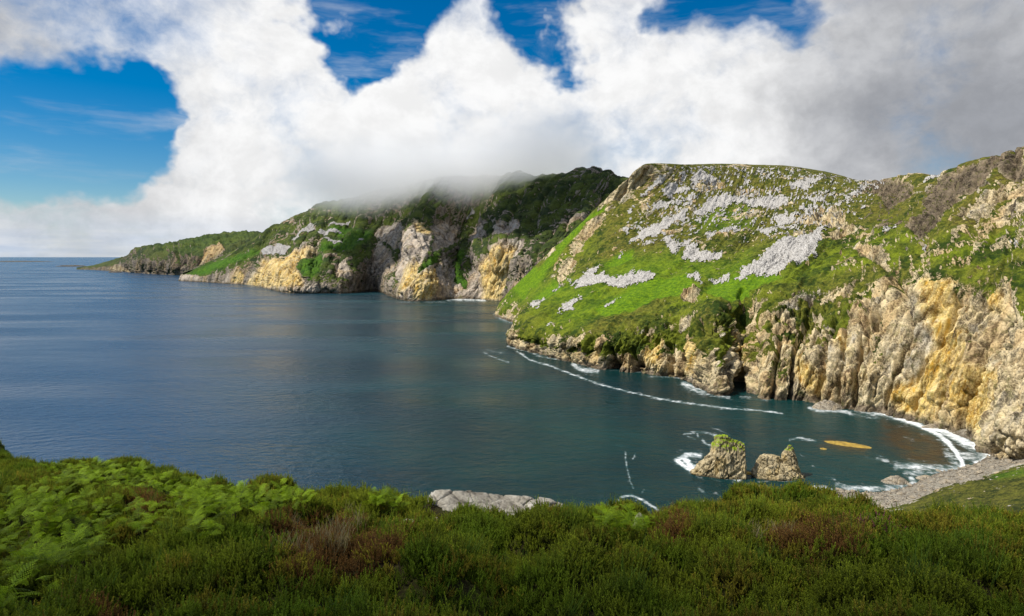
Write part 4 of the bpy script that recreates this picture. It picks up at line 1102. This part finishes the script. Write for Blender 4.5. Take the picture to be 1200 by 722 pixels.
def build_ground():
    xs = np.concatenate([[-420, -300, -200, -120, -80, -60, -45], np.arange(-34, 26, .17), [30, 40, 60, 90, 130, 200, 300]])
    ys = np.concatenate([[-60, -40, -25, -15, -8, -4], np.arange(-2, 34, .17), [36, 39, 43, 48, 55, 65, 80, 100, 130, 180]])
    X, Y = np.meshgrid(xs, ys, indexing='ij')
    Z = ground_z(X, Y)
    m, t, out = new_mat('peat_and_moss')
    pos = t.n('ShaderNodeNewGeometry').outputs['Position']
    n = t.noise(pos, 2.2, 5.0, .6)
    nf = t.noise(pos, 22.0, 4.0, .6)
    c = t.mix(t.mapr(n, .38, .64), (.020, .014, .007), (.035, .042, .008))
    c = t.mix(t.mapr(nf, .5, .7), c, (.06, .055, .015))
    b = t.n('ShaderNodeBsdfPrincipled', {'Base Color': c, 'Roughness': 1.0, 'Specular IOR Level': .1, 'Normal': t.n('ShaderNodeBump', {'Strength': .8, 'Distance': .05, 'Height': nf}).outputs[0]})
    t.set(out.inputs[0], b.outputs[0])
    o = link('hillside', mesh_np('hillside', np.stack([X, Y, Z], -1), grid_faces(*X.shape), m))
    tag(o, kind='structure')
build_ground()

def leaf_mat(name, base, tip, var=.5, patch=None, trans=.38, rough=.7):
    m, t, out = new_mat(name)
    pos = t.n('ShaderNodeNewGeometry').outputs['Position']
    rnd = t.n('ShaderNodeObjectInfo').outputs['Random']
    h = t.attr('tip').outputs['Fac']
    col = t.mix(h, base, tip)
    big = t.noise(pos, .55, 4.0, .6)
    if patch:
        col = t.mix(t.math('MULTIPLY', t.mapr(big, .46, .66), .8), col, patch)
    v = t.math('ADD', t.math('MULTIPLY', rnd, var), t.math('MULTIPLY', t.noise(pos, 9.0, 2.0, .5), .6))
    v = t.math('ADD', v, 1.0 - var * .5 - .3)
    col = t.mix(1.0, col, t.n('ShaderNodeCombineColor', {0: v, 1: v, 2: v}).outputs[0], 'MULTIPLY')
    d = t.n('ShaderNodeBsdfPrincipled', {'Base Color': col, 'Roughness': rough, 'Specular IOR Level': .2})
    tr = t.n('ShaderNodeBsdfTranslucent', {'Color': col})
    ms = t.n('ShaderNodeMixShader', {0: trans, 1: d.outputs[0], 2: tr.outputs[0]})
    t.set(out.inputs[0], ms.outputs[0])
    return m

def quads_mesh(name, Q, tip, mat):
    """Q [n,4,3] leaf blades, tip [n,4]"""
    n = len(Q)
    return mesh_np(name, Q.reshape(-1, 3), np.arange(n * 4).reshape(n, 4), mat, dict(tip=tip.ravel()), smooth=False)

def frame(d):
    d = d / (np.linalg.norm(d) + 1e-9)
    a = np.cross(d, (0, 0, 1.0)); na = np.linalg.norm(a)
    a = np.array([1.0, 0, 0]) if na < 1e-4 else a / na
    return d, a, np.cross(a, d)
def heather_clump(name, mat, seed, nspr=17, rad=.15, h0=.13, h1=.26, leaf=.017, wd=.0048, per=30, flower=0.0):
    r = np.random.default_rng(seed)
    Q, T = [], []
    def sprig(p, d, L, n, ll, t0, t1):
        d, a, b = frame(d)
        bend = r.normal(0, .12, 3)
        for i in range(n):
            f = (i + .5) / n
            c = p + d * (L * f) + bend * (L * f * f)
            an = i * 2.4 + r.uniform(-.3, .3)
            o = a * math.cos(an) + b * math.sin(an)
            up = d * .75 + o * (.75 - .35 * f)
            up /= np.linalg.norm(up)
            s = np.cross(up, o); s /= np.linalg.norm(s) + 1e-9
            l = ll * (1.15 - .55 * f) * r.uniform(.8, 1.25)
            w = wd * r.uniform(.8, 1.3)
            Q.append([c - s * w, c + s * w, c + s * w * .45 + up * l, c - s * w * .45 + up * l])
            tt = t0 + (t1 - t0) * f
            T.append([tt, tt, min(1, tt + .12), min(1, tt + .12)])
        # stem
        s = a * .0018
        Q.append([p - s, p + s, p + d * L + bend * L + s, p + d * L + bend * L - s]); T.append([0, 0, .3, .3])
    for k in range(nspr):
        an, ra = r.uniform(0, 6.28), rad * math.sqrt(r.uniform(0, 1))
        p = np.array([math.cos(an) * ra, math.sin(an) * ra, -.03])
        d = np.array([math.cos(an) * ra * 2.2 + r.normal(0, .14), math.sin(an) * ra * 2.2 + r.normal(0, .14), 1.0])
        L = r.uniform(h0, h1) * (1 - .35 * (ra / rad) ** 2)
        sprig(p + np.array([0, 0, L * .25]), d, L * .8, per, leaf, .15, 1.0)
        for j in range(3):
            f = r.uniform(.25, .65)
            aa = r.uniform(0, 6.28)
            sprig(p + d / np.linalg.norm(d) * L * f, d * .8 + np.array([math.cos(aa), math.sin(aa), 0]) * .6, L * r.uniform(.25, .4), per // 3, leaf * .85, .25 + f * .4, .95)
    return bpy.data.objects.new(name, quads_mesh(name, np.array(Q), np.array(T), mat))
def grass_tuft(name, mat, seed, n=26, h=(.18, .38), w=.004, spread_=.55):
    r = np.random.default_rng(seed)
    Q, T = [], []
    for k in range(n):
        an = r.uniform(0, 6.28)
        p = np.array([r.normal(0, .05), r.normal(0, .05), -.02])
        L = r.uniform(*h)
        o = np.array([math.cos(an), math.sin(an), 0])
        s = np.array([-o[1], o[0], 0])
        le = r.uniform(.1, spread_)
        prev = p; pw = w
        for i in range(1, 5):
            f = i / 4
            q = p + np.array([0, 0, 1]) * L * (f - .35 * le * f * f) + o * L * le * f ** 1.7
            w2 = w * (1 - f * .85)
            Q.append([prev - s * pw, prev + s * pw, q + s * w2, q - s * w2]); T.append([f - .25, f - .25, f, f])
            prev, pw = q, w2
    return bpy.data.objects.new(name, quads_mesh(name, np.array(Q), np.array(T), mat))

def scatter(name, protos, pts, rot, scl, idx, label):
    """one object of countless small plants: geometry nodes set a copy of a plant on every point"""
    me = bpy.data.meshes.new(name)
    me.vertices.add(len(pts))
    me.vertices.foreach_set('co', np.asarray(pts, np.float32).ravel())
    for nme, typ, key, val in (('rot', 'FLOAT_VECTOR', 'vector', rot), ('scl', 'FLOAT', 'value', scl), ('idx', 'INT', 'value', idx)):
        a = me.attributes.new(nme, typ, 'POINT')
        a.data.foreach_set(key, np.asarray(val, np.int32 if typ == 'INT' else np.float32).ravel())
    o = link(name, me)
    col = bpy.data.collections.new(name + '_plants')
    for i, p in enumerate(protos):
        p.name = '%s_sprig_%03d' % (name, i)
        col.objects.link(p)
    ng = bpy.data.node_groups.new(name, 'GeometryNodeTree')
    ng.interface.new_socket('Geometry', in_out='INPUT', socket_type='NodeSocketGeometry')
    ng.interface.new_socket('Geometry', in_out='OUTPUT', socket_type='NodeSocketGeometry')
    nd, lk = ng.nodes, ng.links
    gi, go = nd.new('NodeGroupInput'), nd.new('NodeGroupOutput')
    m2p = nd.new('GeometryNodeMeshToPoints')
    ci = nd.new('GeometryNodeCollectionInfo')
    ci.inputs['Collection'].default_value = col
    ci.inputs['Separate Children'].default_value = True
    ci.inputs['Reset Children'].default_value = True
    ip = nd.new('GeometryNodeInstanceOnPoints')
    ip.inputs['Pick Instance'].default_value = True
    def na(nm, typ):
        a = nd.new('GeometryNodeInputNamedAttribute'); a.data_type = typ
        a.inputs['Name'].default_value = nm
        return a.outputs['Attribute']
    lk.new(gi.outputs[0], m2p.inputs[0])
    lk.new(m2p.outputs[0], ip.inputs['Points'])
    lk.new(ci.outputs[0], ip.inputs['Instance'])
    lk.new(na('idx', 'INT'), ip.inputs['Instance Index'])
    lk.new(na('rot', 'FLOAT_VECTOR'), ip.inputs['Rotation'])
    lk.new(na('scl', 'FLOAT'), ip.inputs['Scale'])
    lk.new(ip.outputs[0], go.inputs[0])
    md = o.modifiers.new('plants', 'NODES')
    md.node_group = ng
    return tag(o, label=label, kind='stuff')

HGREEN = leaf_mat('heather_green', (.040, .058, .008), (.225, .265, .016), .8, (.115, .185, .010))
HOLIVE = leaf_mat('heather_olive', (.042, .038, .009), (.300, .260, .024), .8)
HBROWN = leaf_mat('heather_brown', (.040, .024, .009), (.235, .120, .030), .6)
HPINK = leaf_mat('heather_bloom', (.030, .026, .010), (.26, .055, .12), .5)
STRAW = leaf_mat('dry_grass', (.06, .05, .02), (.34, .28, .14), .5)
GRASS = leaf_mat('green_grass', (.03, .05, .006), (.10, .19, .015), .5)
FERN = leaf_mat('bracken_green', (.040, .085, .003), (.235, .350, .006), 1.0, trans=.35)

ROCKS = [((575, 604), 12.4), ((478, 623), 10.3), ((450, 704), 6.1), ((750, 624), 10.4)]
FERNPATCH = [  # polygon in the photograph, number of plants, look
    ([(48, 548), (100, 541), (165, 546), (210, 562), (190, 574), (110, 566), (60, 562)], 80, 'bright', 'sunlit bright green bracken on the left crest above the sea', 'bracken on the far left crest'),
    ([(185, 568), (215, 562), (280, 576), (290, 592), (240, 605), (200, 590)], 56, 'bright', 'bright green bracken in the dip right of the left crest', 'bracken in the dip beside the left crest'),
    ([(270, 578), (330, 568), (365, 582), (330, 594), (280, 592)], 34, 'bright', 'bright green bracken on the small rise left of the brown heather', 'bracken on the small middle rise'),
    ([(0, 575), (60, 570), (130, 590), (120, 640), (60, 662), (0, 665)], 80, 'dull', 'shaded green bracken covering the left slope below the crest', 'bracken on the shaded left slope'),
    ([(0, 685), (50, 680), (55, 702), (0, 708)], 4, 'dull', 'small bracken frond low in the dark heather at the left corner', 'bracken in the lower left corner'),
    ([(700, 602), (735, 600), (762, 612), (745, 618), (705, 612)], 22, 'bright', 'bright green bracken at the heather edge right of the big lichened slab', 'bracken right of the lichened slab'),
    ([(435, 580), (468, 578), (462, 594), (440, 600)], 10, 'bright', 'bright green bracken at the edge just left of the lichened slab', 'bracken left of the lichened slab'),
    ([(225, 608), (250, 606), (255, 628), (228, 630)], 5, 'dull', 'lone green bracken fronds standing in heather on the left slope', 'bracken fronds alone in the heather'),
    ([(140, 585), (200, 590), (190, 625), (150, 615)], 9, 'dull', 'green bracken scattered in olive heather left of the brown patch', 'bracken scattered in olive heather'),
]
def on_ground(px, py, lift=0.0):
    """where the sight line of a photograph pixel meets the hillside"""
    px, py = np.atleast_1d(px).astype(float), np.atleast_1d(py).astype(float)
    Y = np.full(px.shape, 3.0)
    hit = np.zeros(px.shape, bool)
    Yh = np.full(px.shape, np.nan)
    for yy in np.arange(3.0, 34, .04):
        z = EYE - (py - HZ) / F * yy
        g = ground_z((px - 600) / F * yy, np.full(px.shape, yy)) + lift
        new = (z < g) & ~hit
        Yh[new] = yy
        hit |= new
    return (px - 600) / F * Yh, Yh, ground_z((px - 600) / F * np.nan_to_num(Yh, nan=5), np.nan_to_num(Yh, nan=5)), hit

def build_plants():
    n = 128000
    Y = np.sqrt(rng.uniform(3.2 ** 2, 31 ** 2, n)); q = rng.uniform(-1.3, 1.35, n)
    X = Y * q
    ok = Y < edge_Y(q) + 1.6
    X, Y, q = X[ok], Y[ok], q[ok]
    Z = ground_z(X, Y)
    px, py = project(np.stack([X, Y, Z + .2], -1))
    P = np.stack([X, Y, Z], -1)
    cush = cells2(X, Y, 1.5, 7) * .5 + cells2(X, Y, .62, 9) * .5
    n1 = fbm(P / 1.6, 3, .55, 921); n2 = fbm(P / .5, 2, .5, 925)
    u = rng.uniform(0, 1, len(X))
    fern = np.zeros(len(X))
    for poly, *_ in FERNPATCH:
        fern = np.maximum(fern, sstep(poly_sd(px, py, poly), -4, 6))
    rock_near = np.zeros(len(X), bool)
    sx, sy, _ = at(582, 604, 12.3)
    rock_near |= (np.abs(X - sx) < 1.30) & (np.abs(Y - sy - .06 * (X - sx)) < .50)
    for (rx, ry), yy in ROCKS[1:]:
        rock_near |= np.hypot(px - rx, (py - ry) * 1.5) < 14
    brown = np.maximum.reduce([sstep(poly_sd(px + 8 * n1 * 3, py + 8 * n2, p), -12, 12) for p in (
        [(300, 590), (350, 588), (420, 600), (440, 650), (350, 660), (300, 625)], [(930, 600), (1015, 602), (1010, 625), (950, 640), (905, 622)], [(405, 605), (470, 618), (480, 650), (420, 655)],
        [(775, 598), (800, 598), (800, 625), (775, 630)], [(150, 560), (200, 580), (150, 590)], [(100, 690), (140, 680), (150, 715), (90, 722)])])
    straw = np.maximum.reduce([sstep(poly_sd(px + 20 * n1, py + 6 * n2, p), -8, 8) for p in ([(330, 608), (400, 598), (425, 612), (395, 640), (340, 640)], [(885, 610), (920, 606), (930, 622), (900, 632)], [(395, 605), (425, 600), (420, 620)])])
    olive = sstep(n1, -.05, .25) * .75 + .5 * sstep(px, 560, 1000) * sstep(625 - py, -30, 30)
    pick = np.where(u < .78 * brown, 8, np.where(u < .78 * brown + .42 * np.clip(olive, 0, 1), 4, 0))
    idx = pick + rng.integers(0, 4, len(X))
    pink = (np.hypot((px - 1030) / 14, (py - 608) / 6) < 1) & (u < .16)
    idx = np.where(pink, 12, idx)
    gr = rng.uniform(0, 1, len(X))
    idx = np.where(gr < .035, 13, idx)
    idx = np.where(gr < .42 * straw, 14 + (gr < .2 * straw), idx)
    keep = (rng.uniform(0, 1, len(X)) > .55 * fern) & ~rock_near & (rng.uniform(0, 1, len(X)) < .16 + 1.3 * cush)
    scl = (.55 + .60 * cush + .40 * n2) * rng.uniform(.75, 1.2, len(X)) * (1 - .3 * fern)
    rot = np.stack([rng.normal(0, .13, len(X)) - .1, rng.normal(0, .13, len(X)), rng.uniform(0, 6.28, len(X))], -1)
    pts = np.stack([X, Y, Z - .02], -1)
    pr = [heather_clump('a', HGREEN, 30 + i) for i in range(4)] + [heather_clump('a', HOLIVE, 40 + i) for i in range(4)] + [heather_clump('a', HBROWN, 50 + i, leaf=.014, per=22) for i in range(4)]
    pr += [heather_clump('a', HPINK, 60)] + [grass_tuft('a', GRASS, 70)] + [grass_tuft('a', STRAW, 71), grass_tuft('a', STRAW, 72, 34, (.12, .26))]
    scatter('heather', pr, pts[keep], rot[keep], np.clip(scl[keep], .4, 1.5), idx[keep], 'dense low heather with brown and olive patches covering the near hillside')
build_plants()

def frond_mesh(seed):
    r = np.random.default_rng(seed)
    Q, T = [], []
    L, n = .60, 10
    def spine(f): return np.array([0, L * (f - .12 * f * f), .30 * L * (f - 1.15 * f * f)])
    for i in range(40):
        f0, f1 = i / 40, (i + 1) / 40
        a, b = spine(f0), spine(f1)
        s = np.array([.0035 * (1 - f0 * .8), 0, 0])
        Q.append([a - s, a + s, b + s, b - s]); T.append([.1] * 4)
    for i in range(n):
        f = .22 + .76 * i / n
        base = spine(f)
        pl = .19 * (1 - ((f - .22) / .8)) ** .8 + .015
        for sg in (-1, 1):
            ang = math.radians(62 - 14 * f) * sg + r.normal(0, .06)
            d = np.array([math.sin(ang), math.cos(ang), -.12 + r.normal(0, .06)]); d /= np.linalg.norm(d)
            m = max(3, int(pl / .026))
            for j in range(m):
                g = (j + .3) / m
                p = base + d * pl * g
                ll = .017 * (1 - .75 * g) * (pl / .19) ** .35 + .003
                for s2 in (-1, 1):
                    e = np.array([math.sin(ang + s2 * 1.15), math.cos(ang + s2 * 1.15), -.1 + r.normal(0, .08)])
                    wv = d * (pl / m * .36)
                    Q.append([p - wv, p + wv, p + e * ll + wv * .5, p + e * ll - wv * .35])
                    tt = .35 + .5 * g + r.uniform(-.1, .15)
                    T.append([tt, tt, min(1, tt + .2), min(1, tt + .2)])
    return quads_mesh('frond', np.array(Q), np.clip(np.array(T), 0, 1), FERN)
def build_ferns():
    fm = [frond_mesh(300 + i) for i in range(4)]
    r = random.Random(11)
    for poly, cnt, look, label, group in FERNPATCH:
        q = np.array(poly, float)
        lo, hi = q.min(0), q.max(0)
        cand = np.stack([rng.uniform(lo[0], hi[0], cnt * 12), rng.uniform(lo[1], hi[1], cnt * 12)], -1)
        cand = cand[poly_sd(cand[:, 0], cand[:, 1], poly) > -1][:cnt]
        X, Y, Z, hit = on_ground(cand[:, 0], cand[:, 1], .25)
        for x, y, z, h in zip(X, Y, Z, hit):
            if not h: continue
            root = bpy.data.objects.new('bracken_fern', None)
            C.objects.link(root)
            root.empty_display_size = .1
            root.location = (x, y, z)
            root.rotation_euler = (0, 0, r.uniform(0, 6.28))
            tag(root, label, 'bracken', group)
            k = r.choice((3, 3, 4, 5))
            for j in range(k):
                o = link('frond', fm[r.randrange(4)], root)
                o.rotation_euler = (math.radians(r.uniform(-14, 44)), math.radians(r.uniform(-34, 34)), j * 6.28 / k + r.uniform(-.5, .5))
                s = r.uniform(.28, .60)
                o.scale = (s, s, s)
                o.location = (0, 0, r.uniform(.14, .30))
build_ferns()
def build_bracken_cover():
    P, R, S = [], [], []
    for poly, cnt, look, *_ in FERNPATCH:
        q = np.array(poly, float)
        lo, hi = q.min(0) - 4, q.max(0) + 4
        m = int(cnt * 5.5)
        c = np.stack([rng.uniform(lo[0], hi[0], m), rng.uniform(lo[1], hi[1], m)], -1)
        sd = poly_sd(c[:, 0], c[:, 1], poly) + 5 * fbm(np.stack([c[:, 0], c[:, 1] * 2, 0 * c[:, 0]], -1) / 22, 3, .6, 981)
        c = c[sd > 0]
        X, Y, Z, hit = on_ground(c[:, 0], c[:, 1], .2)
        n = int(hit.sum())
        P.append(np.stack([X[hit], Y[hit], Z[hit] + rng.uniform(.08, .28, n)], -1))
        R.append(np.stack([rng.normal(.25, .4, n), rng.normal(0, .4, n), rng.uniform(0, 6.28, n)], -1))
        S.append(rng.uniform(.22, .50, n))
    P, R, S = np.concatenate(P), np.concatenate(R), np.concatenate(S)
    pr = [bpy.data.objects.new('frond_kind', frond_mesh(320 + i)) for i in range(4)]
    scatter('bracken', pr, P, R, S, rng.integers(0, 4, len(P)), 'low bracken fronds filling the patches between the larger fern plants')
build_bracken_cover()

def build_near_rocks():
    def slab(x, y):
        ex = sstep(1.46 - np.abs(x), 0, .22)
        w = .62 - .26 * sstep(x, -.2, 1.2) - .12 * sstep(-x, .4, 1.2)
        ey = sstep(w + .05 - np.abs(y - .08 * x), 0, .14)
        top = .29 - .05 * x - .09 * np.maximum(x, 0) + .26 * y - .06 * np.cos(x * 3)
        return (top + .25) * ex * ey - .25
    x, y, _ = at(582, 604, 12.3)
    g = float(ground_z(np.array([x]), np.array([y]))[0])
    o = stone_from_height('rock_slab', SLAB_MAT, slab, (1.7, 1.0), 180, (x, y, g + .01), .04, (.28, .12, .95), 950, 9.0)
    tag(o, 'large pale lichened rock slab at the heather edge overlooking the sea', 'rock')
    for (rx, ry), yy, hw, dp, hh, lab in ((ROCKS[1][0], ROCKS[1][1], .30, .25, .34, 'small rounded grey rock half sunk in brown heather below the slab'),
                                          (ROCKS[2][0], ROCKS[2][1], .14, .12, .26, 'small grey rock sunk deep in the dark heather near the bottom'),
                                          (ROCKS[3][0], ROCKS[3][1], .13, .16, .34, 'small pale rock in heather right of the large slab')):
        x, y, _ = at(rx, ry, yy)
        g = float(ground_z(np.array([x]), np.array([y]))[0])
        o = stone_from_height('rock', SLAB_MAT, blob(hw, dp, hh, 2.4), (hw * 1.3, dp * 1.4), 60, (x, y, g - .07), .025, (.5, .2, .8), int(rx), 12.0)
        tag(o, lab, 'rock')
    x, y = -20.9, 26.2
    g = float(ground_z(np.array([x]), np.array([y]))[0])
    o = stone_from_height('rock', rock_mat('dark_stone', (.03, .025, .02), (.16, .13, .09), (.08, .07, .02), s=.3), blob(.75, .6, .75, 2.2), (1.0, .9), 70, (x, y, g - .15), .10, (.4, .1, .9), 977, 5.0)
    tag(o, 'dark rock on the knob at the far left end of the crest', 'rock')
build_near_rocks()

# ------------------------------------------------------------------ clouds
def terrain_at(px, py):
    """where a sight line meets the built land (for the clouds whose shade falls there)"""
    dg = bpy.context.evaluated_depsgraph_get()
    d = Vector(((px - 600) / F, 1.0, (HZ - py) / F)).normalized()
    hit, loc, *_ = SC.ray_cast(dg, Vector((0, 60, EYE)) + Vector((d.x / d.y, 0, d.z / d.y)) * 60, d)
    return loc if hit else None
def cloud_mat():
    m, t, out = new_mat('shade_cloud_sheet')
    d = t.n('ShaderNodeBsdfDiffuse', {'Color': (.92, .92, .92)})
    t.set(out.inputs[0], d.outputs[0])
    return m
CM = cloud_mat()
def shadow_cloud(poly_world, alt, seed, holes=(), ragged=90, step=28, thick=6.0, label=''):
    """a broken fair weather cloud drifting above the sea to the left, in the sun's path"""
    def up(p):
        k = (alt - p[2]) / SUN_DIR.z
        return (p[0] + SUN_DIR.x * k, p[1] + SUN_DIR.y * k)
    poly = np.array([up(p) for p in poly_world])
    lo, hi = poly.min(0) - ragged, poly.max(0) + ragged
    xs, ys = np.arange(lo[0], hi[0], step), np.arange(lo[1], hi[1], step)
    X, Y = np.meshgrid(xs, ys, indexing='ij')
    P = np.stack([X, Y, 0 * X], -1)
    sd = poly_sd(X, Y, poly)
    for h in holes:
        sd = np.minimum(sd, -poly_sd(X, Y, np.array([up(p) for p in h])))
    sd = sd + ragged * 1.4 * fbm(P / (ragged * 2.4), 4, .55, seed)
    th = np.sqrt(np.clip(sd, 0, None)) * thick
    ztop = alt + th * (1.0 + .6 * fbm(P / 120, 3, .5, seed + 5)) + 1
    zbot = alt - th * .25 - 1
    nu, nv = X.shape
    V = np.concatenate([np.stack([X, Y, ztop], -1).reshape(-1, 3), np.stack([X, Y, zbot], -1).reshape(-1, 3)])
    f = grid_faces(nu, nv)
    k = (sd.ravel()[f] > 0).sum(1) >= 2
    f = f[k]
    n = nu * nv
    f2 = np.concatenate([f, f[:, ::-1] + n])
    used, inv = np.unique(f2, return_inverse=True)
    o = link('cloud', mesh_np('cloud', V[used], inv.reshape(-1, 4), CM))
    return tag(o, label=label, kind='stuff')

def land(pts): return [at(x, y, Y) for x, y, Y in pts]
shadow_cloud(land([(385, 288, 2450), (420, 312, 2250), (455, 322, 2200), (478, 300, 2150), (520, 300, 2250), (548, 318, 2000), (556, 290, 2150), (600, 280, 1950), (640, 296, 1800), (690, 275, 1900),
                   (735, 225, 2250), (740, 190, 2560), (640, 215, 2520), (600, 240, 2420), (500, 255, 2440), (410, 268, 2560)]), 3400, 41, label='grey cloud above the sea, shading the far mountain')
shadow_cloud([(-60, -70, 135), (-34, 8, 115), (-17, 8, 115.5), (-9, 7.5, 116), (-5, 7.5, 116.5), (0, 7.5, 117), (6, 6.5, 117), (12, 6.5, 117), (40, 6, 117), (60, -70, 135)], 900, 53, ragged=3, step=2.5, thick=.6, label='unseen cloud sheet added over the viewpoint to shade its nearest heather')  # added out of view only to darken the bottom of the foreground

def cap_cloud():
    """the cloud that sits on the far mountain: a real volume"""
    m, t, out = new_mat('cap_cloud_vapour')
    pos = t.n('ShaderNodeNewGeometry').outputs['Position']
    sp = t.n('ShaderNodeSeparateXYZ', {0: pos})
    x, y, z = sp.outputs
    n = t.noise(pos, 1 / 420, 4.0, .6)
    base = t.math('ADD', z, t.math('MULTIPLY', t.math('SUBTRACT', n, .5), 190.0))
    base = t.math('SUBTRACT', base, t.mapr(x, -330.0, 260.0, 0.0, 95.0))
    a = t.mapr(base, 285.0, 420.0)
    top = t.mapr(base, 420.0, 620.0, 1.0, 0.0)
    ex = t.math('MULTIPLY', t.mapr(x, -980.0, -480.0), t.mapr(x, 60.0, 420.0, 1.0, 0.0))
    ey = t.math('MULTIPLY', t.mapr(y, 2300.0, 2500.0), t.mapr(y, 3700.0, 4100.0, 1.0, 0.0))
    den = t.math('MULTIPLY', t.math('MULTIPLY', a, top), t.math('MULTIPLY', ex, ey))
    v = t.n('ShaderNodeVolumePrincipled', {'Color': (1.0, 1.0, 1.0), 'Density': t.math('MULTIPLY', den, .0062), 'Anisotropy': .1})
    t.set(out.inputs[1], v.outputs[0])
    r = [(-1300, 450), (2300, 4100), (270, 840)]
    V = np.array([(r[0][i], r[1][j], r[2][k]) for i in (0, 1) for j in (0, 1) for k in (0, 1)], float)
    f = [(0, 1, 3, 2), (4, 6, 7, 5), (0, 4, 5, 1), (2, 3, 7, 6), (0, 2, 6, 4), (1, 5, 7, 3)]
    o = link('cap_cloud', mesh_np('cap_cloud', V, f, m, smooth=False))
    tag(o, label='white cloud resting on the summit of the far mountain', kind='stuff')
cap_cloud()
